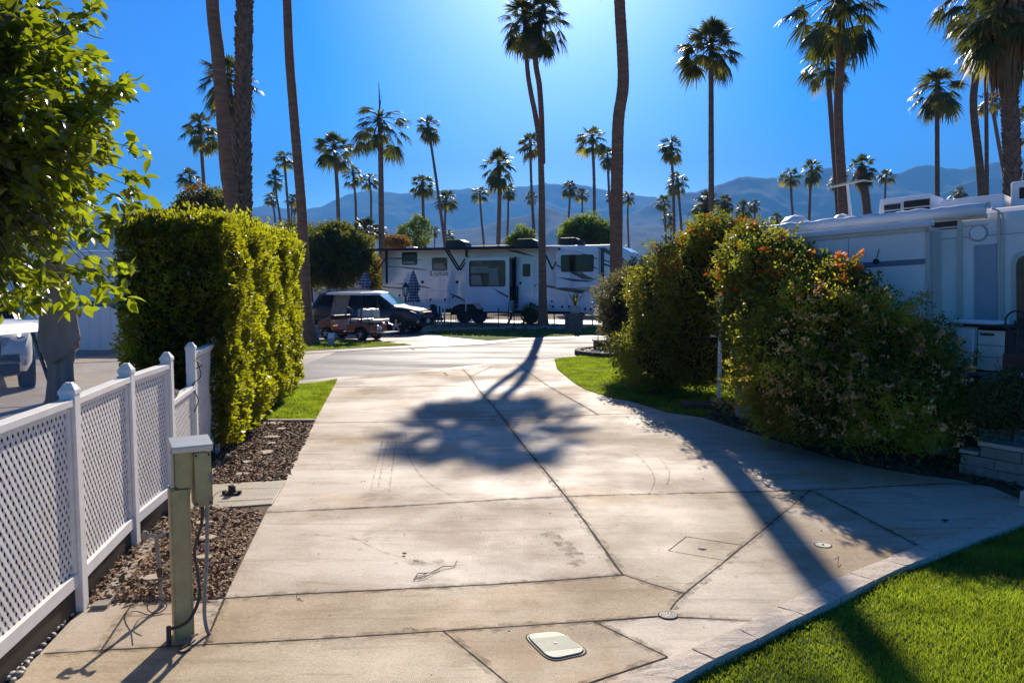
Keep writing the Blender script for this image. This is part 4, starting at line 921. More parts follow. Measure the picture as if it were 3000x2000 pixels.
def core_ells(ells, k=.72, seed=0):
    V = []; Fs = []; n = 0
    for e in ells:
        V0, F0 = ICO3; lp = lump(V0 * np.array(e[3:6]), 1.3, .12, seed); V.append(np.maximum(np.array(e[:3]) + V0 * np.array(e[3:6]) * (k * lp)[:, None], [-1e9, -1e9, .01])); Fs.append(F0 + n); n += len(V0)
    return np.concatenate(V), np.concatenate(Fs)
def shrub(name, label, cat, ells, dens, size, mt, group=None, core=.7, trunk=None, up=.25, rand=.9, flowers=(), lum=.16, k=1.6, tmpl=LEAF4, rin=.72, extra=None, mt2=None, lit=.12, sprays=0, slen=.3):
    x0 = sum(e[0] for e in ells) / len(ells); y0 = sum(e[1] for e in ells) / len(ells)
    root = thing(name, label, cat, (x0, y0, 0), group=group)
    P_, Nn, d_ = leaf_blob(ells, dens * LQ, size, rin, up=up, rand=rand, lum=lum, k=k)
    if extra is not None: P_ = np.concatenate([P_, extra]); d_ = np.concatenate([d_, rs.normal(size=extra.shape)]); Nn = np.concatenate([Nn, rs.normal(size=extra.shape)])
    if sprays:
        ix = rs.randint(0, len(P_), sprays); p0 = P_[ix]; dd_ = unit(Nn[ix] * .9 + np.array([0, 0, .75]) + rs.normal(size=(sprays, 3)) * .35); ln = slen * (.4 + .8 * rs.rand(sprays)); t_ = np.linspace(0, 1, 18)
        Q = p0[:, None] + dd_[:, None] * (ln[:, None] * t_[None])[..., None]; Q[..., 2] -= .35 * ln[:, None] * t_[None] ** 2; Q = Q.reshape(-1, 3) + rs.normal(size=(sprays * 18, 3)) * size * .35
        P_ = np.concatenate([P_, Q]); d_ = np.concatenate([d_, rs.normal(size=Q.shape) + np.repeat(dd_, 18, 0) * .5]); Nn = np.concatenate([Nn, rs.normal(size=Q.shape)])
    s = size * (.6 + .7 * rs.rand(len(P_)))
    V, Fs = scatter(tmpl, P_, d_, s, rs.normal(size=P_.shape) + Nn * .6)
    parts = [(V, Fs, 0)]; mats = [mt]
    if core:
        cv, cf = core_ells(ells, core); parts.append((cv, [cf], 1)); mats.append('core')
    V, Fl, mi = joinm(parts)
    if mt2:
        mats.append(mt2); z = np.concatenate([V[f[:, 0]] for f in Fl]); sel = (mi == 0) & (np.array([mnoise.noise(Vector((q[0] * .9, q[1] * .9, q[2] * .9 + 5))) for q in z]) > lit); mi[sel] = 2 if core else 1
    npmesh('foliage', V, Fl, mats, root, mi, world=True)
    if trunk:
        b = MB()
        for t_ in trunk: b.tube(smoothline([Vector(q) for q in t_[0]], 3), t_[1], 7)
        b.build('trunk', 'bark', root, True, smooth=True)
    for (n, fs, fm, zone) in flowers:
        cand = P_[zone(P_)]; cand = cand[rs.permutation(len(cand))[:int(n)]]
        if len(cand) == 0: continue
        cand = cand + unit(cand - np.array([x0, y0, 1.2])) * .05
        q = np.repeat(cand, 9, 0) + rs.normal(size=(len(cand) * 9, 3)) * fs * .38; V, Fs = scatter(LEAF4, q, rs.normal(size=q.shape) + np.array([0, -.3, .3]), fs * (.6 + .6 * rs.rand(len(q))), rs.normal(size=q.shape))
        tag(npmesh('blossoms', V, Fs, [fm], root, world=True), kind='stuff')
    return root
# clipped hedge: box surface scatter
def box_hedge(label, A, B, wd, z0, z1, dens, size, zslope=0.):
    A, B = Vector(A), Vector(B); t = (B - A).normalized(); L = (B - A).length; nr = Vector((t.y, -t.x, 0))
    root = thing('hedge', label, 'hedge', (A.x, A.y, 0))
    def pt(u, v, zz): q = A + t * u - nr * v; return (q.x, q.y, zz)
    Ps = []; Ns = []
    def add(n, fu, fv, fz, nn): Ps.append(np.array([pt(a, b_, c_) for a, b_, c_ in zip(fu, fv, fz)])); Ns.append(np.tile(np.array(nn), (n, 1)))
    nz = z1 - z0; R = rs.rand
    n = int(L * nz * dens); u = R(n) * L; v = -.02 + .22 * R(n) ** 1.5; z = z0 + R(n) * (nz + zslope * u / L); add(n, u, v, z, tuple(nr))
    n = int(wd * nz * dens); add(n, .20 * R(n) ** 1.5, R(n) * wd, z0 + R(n) * nz, tuple(-t))
    n = int(wd * nz * dens * .5); add(n, L - .2 * R(n) ** 1.5, R(n) * wd, z0 + R(n) * (nz + zslope), tuple(t))
    n = int(L * nz * dens * .4); add(n, R(n) * L, wd - .2 * R(n), z0 + R(n) * nz, tuple(-nr))
    n = int(L * wd * dens * 1.6); u = R(n) * L; z = z1 + zslope * u / L + .06 - .24 * R(n) ** 1.6 + .16 * (R(n) > .85) * R(n); add(n, u, R(n) * wd, z, (0, 0, 1))
    P_ = np.concatenate(Ps); Nn = np.concatenate(Ns)
    dsp = np.array([mnoise.noise(Vector((q[0] * 1.1, q[1] * 1.1, q[2] * 1.1))) * .10 + mnoise.noise(Vector((q[0] * 2.7, q[1] * 2.7, q[2] * 2.7))) * .17 + mnoise.noise(Vector((q[0] * 7, q[1] * 7, q[2] * 7))) * .10 for q in P_])
    # belly: hedge swells towards mid height on its long face
    P_ = P_ + Nn * dsp[:, None]
    d_ = Nn * .9 + rs.normal(size=P_.shape) * .75; d_[:, 2] += .35
    V, Fs = scatter(LEAF4, P_, d_, size * (.65 + .7 * rs.rand(len(P_))), rs.normal(size=P_.shape))
    c = MB(); n1 = 14; 
    q = [pt(.20, .20, z0), pt(L - .2, .20, z0), pt(L - .2, wd - .2, z0), pt(.2, wd - .2, z0)]; zz = [z1 - .2, z1 - .2 + zslope, z1 - .2 + zslope, z1 - .2]  # solid dark box added inside the leaves to block light
    cv = np.array([p for p in q] + [(p[0], p[1], h) for p, h in zip(q, zz)]); cf = np.array([(3, 2, 1, 0), (4, 5, 6, 7), (0, 1, 5, 4), (1, 2, 6, 5), (2, 3, 7, 6), (3, 0, 4, 7)])
    V, Fl, mi = joinm([(V, Fs, 0), (cv, [cf], 1)]); npmesh('foliage', V, Fl, ['hedge', 'core'], root, mi, world=True)
    b = MB(); R2 = random.Random(4)
    for i in range(9):
        p = Vector(pt(.3 + i * (L - .6) / 8, .35 + R2.random() * .3, 0)); b.tube([p, p + Vector((R2.uniform(-.1, .1), R2.uniform(-.1, .1), z0 + .3))], [.035, .02], 6)
    b.build('trunk', 'bark', root, True)
    return root
box_hedge('tall clipped hedge with sunlit yellow green top beside the lattice fence', (-3.42, 9.15, 0), (-4.32, 15.6, 0), 1.24, .16, 2.78, 3900 * LQ, .058, .14)
# citrus tree at the upper left, twigs first, then leaves in sprays
root = thing('citrus_tree', 'large leafy citrus tree with big glossy leaves filling the upper left corner', 'tree', (-3.75, 4.9, 0))
ce = np.array([-3.66, 4.85, 3.12]); cr_ = np.array([1.12, 1.15, 1.26])
b = MB(); b.tube(smoothline([(-3.75, 4.9, 0), (-3.72, 4.9, 1.2), (-3.6, 4.85, 2.2), (-3.5, 4.85, 3.2)], 4), [.085 - .003 * i for i in range(13)], 9)
tips = []; R = random.Random(3)
NT = 1300
for i in range(NT):
    u = Vector((R.gauss(0, 1), R.gauss(0, 1), R.gauss(0, 1))).normalized(); k_ = R.uniform(.62, 1.0) * (1 + .22 * mnoise.noise(u * 2.4))
    p = Vector((ce[0] + u.x * cr_[0] * k_, ce[1] + u.y * cr_[1] * k_, ce[2] + u.z * cr_[2] * k_)); tips.append((p, u))
for x, y, d_ in [(300, 15, 4.7), (285, 60, 4.7), (235, 85, 4.6), (425, 440, 4.6), (428, 520, 4.7), (415, 560, 4.7), (390, 790, 4.6), (375, 870, 4.6), (395, 600, 4.7), (330, 850, 4.5), (250, 900, 4.6), (60, 890, 4.3), (100, 900, 4.4), (150, 860, 4.3), (230, 860, 4.5), (300, 700, 4.4), (345, 660, 4.5), (20, 860, 4.2), (110, 840, 4.4), (200, 800, 4.4), (60, 800, 4.3), (280, 800, 4.5), (170, 830, 4.6), (320, 790, 4.6)]:
    tips.append((D(x, y, d_), Vector((.6, -.1, -.2))))
for p, u in tips:
    q = Vector(ce).lerp(p, .45); b.tube([q, q.lerp(p, .5) + Vector((0, 0, .03)), p], [.005, .003, .0015], 4)
b.build('trunk', 'bark', root, True, smooth=True)
Pl = []; Dl = []
for p, u in tips:
    for j in range(12):
        t = j / 12; q = p - u * .22 * (1 - t) + Vector((R.gauss(0, .025), R.gauss(0, .025), R.gauss(0, .025))); Pl.append(q); Dl.append(Vector((R.gauss(0, .8), R.gauss(0, .8), R.gauss(0, .6) - .35)) + u * .75)
Pl = np.array([tuple(p) for p in Pl]); Dl = np.array([tuple(p) for p in Dl])
V, Fs = scatter(LEAF9, Pl, Dl, .070 + .04 * rs.rand(len(Pl)), rs.normal(size=Pl.shape) * .6 + np.array([0, 0, 1]))
cv, cf = core_ells([(ce[0] - .15, ce[1], ce[2], cr_[0] * .9, cr_[1] * .9, cr_[2] * .9)], .62)
V, Fl, mi = joinm([(V, Fs, 0), (cv, [cf], 1)]); npmesh('foliage', V, Fl, ['citrus', 'core'], root, mi, world=True)
# ---- right hand shrubs
def E(px, py, d, rx, ry, rz, dn=1): p = D(px, py, d); return (p.x, p.y, p.z, rx, ry, rz, dn)
shrub('oleander_shrub', 'grey green shrub with pale pink sprays at the left end of the shrub mass', 'shrub', [E(1835, 880, 17.5, .60, .7, .66), E(1800, 930, 17.2, .30, .5, .45), E(1870, 960, 17.2, .6, .7, .7), E(1885, 850, 17.6, .5, .6, .62)], 1500, .055, 'bush_grey', core=.68, sprays=260, slen=.25, flowers=[(30, .05, 'peach', lambda P: P[:, 0] < 2.4)])
shrub('honeysuckle_shrub', 'big dark shrub covered with bright orange flowers behind the lamp post', 'shrub', [E(2125, 775, 13.7, .50, .4, .74), E(2120, 990, 13.9, .5, .4, .85), E(1985, 885, 15.0, .98, 1.0, .97), E(1960, 1020, 14.8, 1.0, 1.0, .83), E(2075, 815, 14.0, .90, .8, .88), E(2070, 990, 14.0, .80, .75, 1.0), E(2262, 800, 10.7, .58, .5, .52), E(2350, 892, 10.2, .62, .5, .66), E(2440, 885, 9.8, .48, .45, .44), E(2320, 1010, 10.4, .70, .5, .85), E(2095, 708, 13.6, .46, .5, .32, 1.3), E(2465, 905, 9.6, .46, .4, .50), E(2225, 840, 11.0, .46, .45, .6), E(2225, 980, 11.0, .44, .4, .8), E(2225, 745, 11.2, .36, .35, .38), E(2178, 765, 11.3, .34, .35, .50), E(2180, 900, 11.3, .34, .35, .6)],
      1500, .058, 'bush_dark', core=.70, sprays=800, slen=.26, lum=.19, mt2='bush_mid', lit=.02, flowers=[(230, .085, 'orange', lambda P: (P[:, 2] > 2.15) & (P[:, 1] < 15.2) & (P[:, 0] > 2.6)), (60, .075, 'orange', lambda P: (P[:, 2] > 1.7) & (P[:, 2] < 2.3) & (P[:, 1] < 14))])  # patches of the second, brighter leaf colour stand for sunlit foliage
ex = []
R = random.Random(9)
for x, y, d_ in [(2655, 895, 9.2), (2700, 880, 9.2), (2712, 862, 9.2), (2755, 925, 9.0), (2775, 930, 9.0), (2725, 935, 9.1), (2800, 990, 8.9), (2790, 960, 8.9), (2815, 1050, 8.7), (2780, 1120, 8.7), (2810, 1200, 8.7), (2800, 1240, 8.7), (2175, 895, 9.8), (2150, 915, 9.9), (2135, 1060, 9.9), (2200, 960, 9.9), (2190, 1090, 9.8), (2815, 1010, 8.8), (2620, 905, 9.3), (2585, 890, 9.4), (2480, 850, 9.6), (2390, 840, 9.8)]:
    p = D(x, y, d_); q = D(2480, 1080, 9.3)
    for j in range(46):
        t = R.random() ** 1.6 * .34; z_ = p.lerp(q, t); ex.append((z_.x + R.gauss(0, .035), z_.y + R.gauss(0, .04), z_.z + R.gauss(0, .035)))
ex = np.array(ex)
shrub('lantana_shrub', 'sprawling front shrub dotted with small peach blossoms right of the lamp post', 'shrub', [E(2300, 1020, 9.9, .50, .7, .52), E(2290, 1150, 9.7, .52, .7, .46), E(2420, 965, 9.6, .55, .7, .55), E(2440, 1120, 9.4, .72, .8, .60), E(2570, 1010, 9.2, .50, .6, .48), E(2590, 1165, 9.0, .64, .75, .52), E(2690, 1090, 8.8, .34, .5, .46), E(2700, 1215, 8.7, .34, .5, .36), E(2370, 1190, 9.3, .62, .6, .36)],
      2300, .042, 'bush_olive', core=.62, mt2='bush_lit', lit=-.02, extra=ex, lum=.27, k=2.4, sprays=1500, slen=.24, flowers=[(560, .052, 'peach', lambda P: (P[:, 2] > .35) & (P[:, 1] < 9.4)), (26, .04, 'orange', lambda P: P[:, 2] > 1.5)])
# ---- middle distance trees
def Tr(px, d, h, r=.16): p = D(px, 829, d); return [([(p.x, p.y, 0), (p.x + .1, p.y, h * .5), (p.x, p.y, h)], [r * 1.2, r, r * .9, r * .8, r * .7, r * .6, r * .5])]
shrub('tree', 'round dark tree behind the dark car', 'tree', [E(960, 740, 41, 1.5, 1.5, 1.5), E(1010, 760, 41, 1.2, 1.4, 1.4), E(920, 760, 41.5, 1.2, 1.4, 1.4), E(985, 700, 41.5, 1.1, 1.2, .9), E(1045, 740, 41, .8, 1, 1.1)], 480, .15, 'tree_far', core=.5, lum=.28, sprays=120, slen=.6, rin=.5, trunk=Tr(958, 41, 2.6) + Tr(905, 41, 2.4) + Tr(1000, 41, 2.4), k=.9)
shrub('tree', 'rusty brown tree between the hedge and the leaning palm trunk', 'tree', [E(872, 740, 47, 1.3, 1.4, 1.7), E(905, 760, 46, 1.3, 1.4, 1.6), E(850, 780, 46, 1.4, 1.4, 1.8)], 430, .15, 'tree_far', core=.5, lum=.28, rin=.5, trunk=Tr(875, 46, 2.2), mt2='bronze_leaf', k=.9)
shrub('tree', 'bushy tree rising behind the hedge beside the twin trunks', 'tree', [E(590, 600, 32, .85, 1, .65), E(640, 610, 32, .8, 1, .7), E(560, 640, 32, .9, 1, .7)], 380, .12, 'tree_far', core=.6, trunk=Tr(600, 32, 3.5), mt2='bronze_leaf', k=1.2)
shrub('tree', 'wispy bright green tree left of the camper roof air unit', 'tree', [E(1205, 690, 66, 1.1, 1.2, 1.1), E(1228, 680, 66, .9, 1, 1.4), E(1185, 705, 66, .8, 1, .7)], 170, .2, 'tree_light', core=0, trunk=Tr(1212, 66, 4.2), k=.9)
shrub('tree', 'bright clipped green trees behind the camper front', 'tree', [E(1680, 700, 56, 1.0, 1.3, 1.3), E(1720, 695, 56, 1.2, 1.3, 1.4), E(1765, 700, 56, 1.1, 1.3, 1.2), E(1700, 690, 56, 1.0, 1.2, 1.3)], 460, .16, 'tree_light', core=.5, lum=.28, rin=.5, sprays=120, slen=.6, trunk=Tr(1720, 56, 3), k=1.2)
shrub('tree', 'small yellow green tree just left of the central palm over the roof', 'tree', [E(1535, 705, 60, .9, 1, .9), E(1510, 715, 60, .7, 1, .6)], 340, .18, 'tree_light', core=.4, lum=.28, rin=.5, trunk=Tr(1530, 60, 3.5), k=1.2)
shrub('tree', 'brownish shrub top beyond the camper awning end', 'tree', [E(1150, 712, 52, .8, 1, .4), E(1175, 712, 52, .6, 1, .4)], 300, .14, 'bronze_leaf', core=.5, trunk=Tr(1160, 52, 3.5), k=1.2)
shrub('flowering_vine', 'green vine with pink and red flowers between the camper and the umbrella', 'vine', [E(1095, 820, 43, .55, .6, 1.2), E(1085, 770, 43.4, .5, .6, .6)], 500, .10, 'bush_mid', core=.6, mt2='bronze_leaf', flowers=[(16, .14, 'pink', lambda P: P[:, 2] > 2.7), (14, .10, 'orange', lambda P: P[:, 2] < 2.6)])
shrub('shrub', 'dark round shrub beside the camper steps', 'shrub', [E(1553, 925, 37, .45, .5, .5)], 700, .07, 'tree_far', core=.8)
shrub('shrub', 'dark low shrub growing against the trailer skirting', 'shrub', [E(2935, 1190, 8.0, .34, .4, .26), E(2975, 1170, 8.0, .34, .4, .30), E(2900, 1215, 8.0, .2, .3, .2)], 2200, .03, 'tree_far', core=.8)
shrub('shrub', 'dark shrubs beyond the road right of the camper', 'shrub', [E(2100, 800, 50, 5, 2, 3.0), E(2500, 800, 50, 6, 2, 3.0)], 40, .22, 'tree_far', core=.9)
# ================================================================= MOUNTAINS
def ridge(name, prof, dist, depth, seed, label):
    xs = [p[0] for p in prof]; ys = [p[1] for p in prof]; nx, ny = 420, 60; V = []; 
    x0, x1 = xs[0], xs[-1]
    for j in range(ny):
        v = j / (ny - 1)
        for i in range(nx):
            px = x0 + (x1 - x0) * i / (nx - 1); py = np.interp(px, xs, ys)
            top = D(px, py, dist).z
            y = dist - depth + depth * 1.35 * v; s = (y - (dist - depth)) / depth
            shape = max(0, s) ** 1.15 if s <= 1 else max(0, 1 - (s - 1) * 2.2)
            x = (px - 1500) / FL * dist * (1 if s <= 1 else 1) ; q = Vector((x * .0022 + seed, y * .0011, seed)); 
            rg = 1 - abs(mnoise.noise(q * 1.6)) * 1.6; r2 = 1 - abs(mnoise.noise(q * 4.2)) * 1.8; r3 = mnoise.noise(q * 11)
            k = min(1, abs(1 - s) * 3.2); h = top * shape * (1 + k * (.12 * (rg - .6) + .06 * (r2 - .5) + .02 * r3))
            if s <= 1: h = min(h, top * (.02 + .98 * s))
            h += top * .012 * mnoise.noise(Vector((px * .05, seed, 0))) * shape
            V.append((x, y, h - 6 * (1 - min(1, s * 3))))
    Fc = np.array([(j * nx + i, j * nx + i + 1, (j + 1) * nx + i + 1, (j + 1) * nx + i) for j in range(ny - 1) for i in range(nx - 1)])
    return tag(npmesh(name, np.array(V), Fc, ['mount'], smooth=True), label, kind='structure')
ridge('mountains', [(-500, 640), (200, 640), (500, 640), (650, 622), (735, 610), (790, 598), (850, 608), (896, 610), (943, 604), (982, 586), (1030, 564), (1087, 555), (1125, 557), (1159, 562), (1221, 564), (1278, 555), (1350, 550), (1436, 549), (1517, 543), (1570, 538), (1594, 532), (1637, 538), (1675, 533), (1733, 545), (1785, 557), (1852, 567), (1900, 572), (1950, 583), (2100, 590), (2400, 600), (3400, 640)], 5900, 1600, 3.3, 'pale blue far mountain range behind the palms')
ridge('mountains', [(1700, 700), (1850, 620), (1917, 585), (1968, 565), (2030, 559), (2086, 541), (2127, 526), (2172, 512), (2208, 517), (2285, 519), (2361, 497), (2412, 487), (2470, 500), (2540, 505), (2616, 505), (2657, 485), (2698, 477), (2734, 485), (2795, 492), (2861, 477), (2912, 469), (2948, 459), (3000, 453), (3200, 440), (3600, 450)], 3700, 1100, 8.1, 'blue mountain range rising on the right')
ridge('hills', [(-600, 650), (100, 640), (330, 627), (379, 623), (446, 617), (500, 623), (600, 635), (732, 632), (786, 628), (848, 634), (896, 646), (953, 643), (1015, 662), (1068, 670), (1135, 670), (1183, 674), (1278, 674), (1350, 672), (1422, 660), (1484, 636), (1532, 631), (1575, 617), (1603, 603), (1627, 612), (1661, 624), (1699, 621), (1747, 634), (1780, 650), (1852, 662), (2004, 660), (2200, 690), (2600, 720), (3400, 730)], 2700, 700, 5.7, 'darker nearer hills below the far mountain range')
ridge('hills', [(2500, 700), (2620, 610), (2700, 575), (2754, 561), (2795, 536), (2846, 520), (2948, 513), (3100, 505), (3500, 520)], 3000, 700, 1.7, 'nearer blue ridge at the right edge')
# ================================================================= FRAMES FOR VEHICLES
class Fr:
    def __init__(s, O, t, k=0.):
        s.k = k; s.O = Vector((O[0], O[1], 0)); s.t = Vector((t[0], t[1], 0)).normalized(); s.n = Vector((-s.t.y, s.t.x, 0)); s.rz = math.atan2(s.t.y, s.t.x)
    def S(s, px, py, off=0.):
        r = ray(px, py); c0 = Vector((0, 0, EYE)); k = ((s.O - c0).dot(s.n) - off) / r.dot(s.n); p = c0 + r * k
        x = (p - s.O).dot(s.t); return Vector((x, -off, p.z - s.k * x))
def rrect(x0, x1, z0, z1, r=.08, y=0., n=4):
    P = []
    for cx, cz, a0 in ((x1 - r, z1 - r, 0), (x0 + r, z1 - r, 90), (x0 + r, z0 + r, 180), (x1 - r, z0 + r, 270)):
        for i in range(n + 1):
            a = math.radians(a0 + 90 * i / n); P.append((cx + r * math.cos(a), y, cz + r * math.sin(a)))
    return P
def wheel(parent, c, r, w_, rim=.62, spokes=5, mt='alloy', X=None, twin=False):
    b = MB(); b.lathe(c, [(r * .60, -w_ / 2), (r * .93, -w_ / 2), (r, -w_ * .36), (r, w_ * .36), (r * .93, w_ / 2), (r * .6, w_ / 2)], 26, 'Y'); wo_ = b.build('wheel', 'tyre', parent, smooth=False)
    b = MB()
    for sgn in (-1, 1):
        y = c[1] + sgn * w_ * .5
        b.lathe((c[0], y - sgn * .02, c[2]), [(r * rim, -.004), (r * rim, .004), (r * rim * .86, .004), (r * rim * .86, -.004)], 22, 'Y')
        for k in range(spokes):
            a = 2 * pi * k / spokes + .3; p = Vector((c[0], y, c[2])); q = p + Vector((math.cos(a), 0, math.sin(a))) * r * rim * .95
            b.beam(p, q, r * .17, .02, up=(0, 1, 0))
        b.lathe((c[0], y, c[2]), [(r * .14, -.012), (r * .14, .012)], 10, 'Y')
    b.build('rim', mt, wo_)
    return wo_
# ================================================================= WHITE CAMPER ACROSS THE ROAD
F1 = Fr((-7.1, 41.9), (11.93, -4.4)); S = F1.S
rv = thing('camper_trailer', 'long white fifth wheel camper with dark swoosh decals parked across the road', 'camper', tuple(F1.O), F1.rz)
pf = [(1119, 731), (1790, 717), (1818, 722), (1848, 738), (1868, 770), (1874, 800), (1862, 835), (1845, 848), (1716, 851), (1752, 866), (1739, 921), (1689, 914), (1320, 905), (1119, 905)]
P = [S(*p) for p in pf]; b = MB(); b.prism([(p.x, 0, p.z) for p in P], (0, 2.5, 0)); body = b.build('body', 'rvwhite', rv, bevel=.05)
zr = P[0].z; xl = P[0].x; xr = P[1].x
b = MB(); b.box(((xl + xr) / 2, 1.25, zr + .03), (xr - xl, 2.3, .06)); rf = b.build('roof', 'white', rv, bevel=.02)
b = MB(); b.box(((xl + xr) / 2, -.012, zr - .05), (xr - xl, .025, .07)); b.build('gutter_rail', 'rvwhite', rv)
for x0, x1, y0, y1 in ((1307, 1369, 702, 722), (1514, 1578, 699, 718), (1640, 1705, 696, 716)):
    a, c = S(x0, y1, -.9), S(x1, y0, -.9); L = c.x - a.x; b = MB()
    b.prism([(a.x, .8, zr + .05), (a.x + .03, .8, c.z), (a.x + L * .68, .8, c.z + .01), (a.x + L * .9, .8, c.z - .12), (c.x, .8, zr + .07)], (0, .75, 0)); b.build('air_conditioner', 'black', rf, bevel=.03)
a, c = S(1373, 717, -.5), S(1480, 713, -.5); b = MB(); b.box(((a.x + c.x) / 2, .9, zr + .18), (c.x - a.x, .8, .04)); b.build('solar_panel', 'glassd', rf)
a = S(1684, 715, -.4); b = MB(); b.lathe((a.x + .3, .5, zr + .05), [(.18, 0), (.2, .12), (.2, .25), (.15, .3)], 12); b.build('satellite_dome', 'black', rf)
a = S(1440, 715, -.4); b = MB(); b.box((a.x + 1.5, 1.2, zr + .12), (.5, .5, .15)); b.box((xl + 1.2, 1.2, zr + .1), (.5, .5, .12)); b.build('roof_vent', 'white', rf, bevel=.03)
def slide(x0, x1, y0, y1, off, cut=None):
    a, c = S(x0, y1, off), S(x1, y0, off); b = MB()
    if cut: q = S(*cut, off); pts = [(a.x, -off, c.z), (c.x, -off, c.z), (c.x, -off, a.z), (q.x + .25, -off, a.z), (q.x, -off, q.z), (a.x, -off, q.z)]
    else: pts = [(a.x, -off, c.z), (c.x, -off, c.z), (c.x, -off, a.z), (a.x, -off, a.z)]
    b.prism(pts, (0, off + .1, 0)); s_ = b.build('slide_out', 'rvwhite', rv, bevel=.02)
    b = MB(); b.box(((a.x + c.x) / 2, -off - .01, c.z - .02), (c.x - a.x + .06, .05, .05)); b.box((a.x + .0, -off - .008, (a.z + c.z) / 2), (.05, .02, c.z - a.z)); b.box((c.x, -off - .008, (a.z + c.z) / 2), (.05, .02, c.z - a.z)); b.build('slide_trim', 'white', s_)
    return s_, a, c
s1, a1, c1 = slide(1365, 1491, 752, 912, .85, (1404, 889)); s2, a2, c2_ = slide(1629, 1752, 731, 843, .5)
b = MB(); b.box((c1.x + .012, -.45, (a1.z + c1.z) / 2 + .25), (.02, .7, 2.1)); b.build('side_window', 'glassd', s1)
def win(par, x0, x1, y0, y1, off, mt='glassd', r=.09):
    a, c = S(x0, y1, off), S(x1, y0, off); b = MB(); b.prism(rrect(a.x, c.x, a.z, c.z, r, -off - .012), (0, .012, 0)); w_ = b.build('window', mt, par)
    b = MB(); o_ = rrect(a.x - .03, c.x + .03, a.z - .03, c.z + .03, r + .02, -off - .008); b.prism(o_, (0, .008, 0)); b.build('window_frame', 'black', w_); return a, c
win(body, 1179, 1221, 740, 775, 0); win(body, 1267, 1309, 756, 792, 0, 'glassb'); win(s1, 1376, 1479, 764, 838, .86, 'glassb'); win(s2, 1645, 1738, 747, 795, .51)
for (par, x0, x1, y0, y1, off, mt) in ((s1, 1380, 1414, 806, 835, .875, 'decal_t'), (s1, 1433, 1462, 786, 836, .875, 'decal_t'), (s1, 1379, 1440, 780, 800, .874, 'decal_t'), (body, 1269, 1307, 771, 790, .014, 'decal_t'), (body, 1181, 1219, 765, 773, .014, 'decal_t')):
    a, c = S(x0, y1, off), S(x1, y0, off); sh = (c.x - a.x) * .2; b = MB(); b.prism([(a.x, -off, a.z), (c.x, -off, a.z), (c.x - sh, -off, c.z), (a.x, -off, c.z + .0)], (0, .004, 0)); b.build('window_blind', mt, par)  # blinds in taupe, brown window reflections put into their colour
a, c = S(1518, 886, .0), S(1566, 762, .0); b = MB(); b.prism(rrect(a.x, c.x, a.z, c.z, .12, -.035), (0, .035, 0)); dr_ = b.build('door', 'rvwhite', rv, bevel=.008)
w1, w2 = S(1531, 810, .04), S(1554, 773, .04); b = MB(); b.prism(rrect(w1.x, w2.x, w1.z, w2.z, .08, -.05), (0, .02, 0)); b.build('door_window', 'glassd', dr_)
h = S(1525, 829, .05); b = MB(); b.box((h.x, -.06, h.z), (.1, .05, .12)); b.build('handle', 'black', dr_)
b = MB(); h0, h1 = S(1511, 752, .05), S(1511, 915, .05); b.tube([(h0.x, -.12, h0.z), (h1.x, -.12, h1.z)], .05, 6); h0 = S(1517, 838, .1); b.tube([(h0.x, -.15, h0.z), (h0.x, -.15, h0.z - 1.1)], .035, 6); b.build('grab_rail', 'black', rv)
def swoosh(par, pts, mt, off=.0):
    b = MB(); Q = [S(x, y, off) for x, y in pts]; b.prism([(q.x, -off - .006, q.z) for q in Q], (0, .006, 0)); b.build('decal', mt, par)
for pts, mt in [([(1131, 756), (1178, 755), (1178, 759), (1131, 758)], 'decal_d'), ([(1221, 760), (1240, 762), (1225, 763)], 'decal_t'), ([(1132, 780), (1165, 780), (1220, 785), (1263, 792), (1235, 791), (1195, 788), (1165, 782), (1132, 782)], 'decal_t'),
        ([(1150, 830), (1185, 830), (1230, 835), (1273, 846), (1240, 843), (1200, 836)], 'decal_t'), ([(1121, 838), (1180, 842), (1185, 848), (1121, 843)], 'decal_t'), ([(1310, 856), (1345, 868), (1364, 880), (1364, 884), (1340, 873)], 'decal_d'),
        ([(1480, 730), (1520, 735), (1572, 752), (1540, 747), (1500, 738)], 'decal_d'), ([(1523, 839), (1560, 847), (1575, 851), (1555, 850), (1523, 843)], 'decal_t'), ([(1521, 871), (1550, 882), (1578, 898), (1578, 904), (1545, 884), (1522, 876)], 'decal_d'), ([(1569, 831), (1585, 833), (1660, 843), (1716, 851), (1706, 860), (1650, 852), (1600, 840)], 'decal_d'),
        ([(1745, 723), (1770, 723), (1788, 735), (1796, 752), (1768, 738)], 'decal_d'), ([(1760, 731), (1770, 731), (1770, 830), (1760, 825)], 'decal_d'), ([(1768, 759), (1795, 768), (1796, 772), (1768, 764)], 'decal_t'), ([(1768, 770), (1810, 786), (1810, 790), (1768, 776)], 'decal_d'), ([(1800, 745), (1860, 770), (1868, 790), (1826, 800), (1806, 775)], 'decal_b'), ([(1560, 846), (1569, 832), (1572, 836)], 'decal_t')]:
    swoosh(body, pts, mt)
for pts, mt in [([(1438, 840), (1491, 868), (1491, 873), (1462, 858)], 'decal_d')]: swoosh(s1, pts, mt, .86)
for pts, mt in [([(1674, 733), (1700, 740), (1725, 747), (1712, 746)], 'decal_t'), ([(1630, 775), (1644, 780), (1644, 783), (1630, 778)], 'decal_d'), ([(1738, 752), (1752, 757), (1752, 761), (1738, 757)], 'decal_t'), ([(1738, 780), (1752, 786), (1752, 790), (1738, 784)], 'decal_d'), ([(1668, 797), (1690, 797), (1747, 819), (1738, 820), (1705, 817)], 'decal_d'), ([(1695, 797), (1704, 797), (1730, 813), (1722, 813)], 'decal_t'), ([(1630, 812), (1665, 815), (1700, 819), (1738, 822), (1725, 826), (1680, 824)], 'decal_d')]: swoosh(s2, pts, mt, .51)
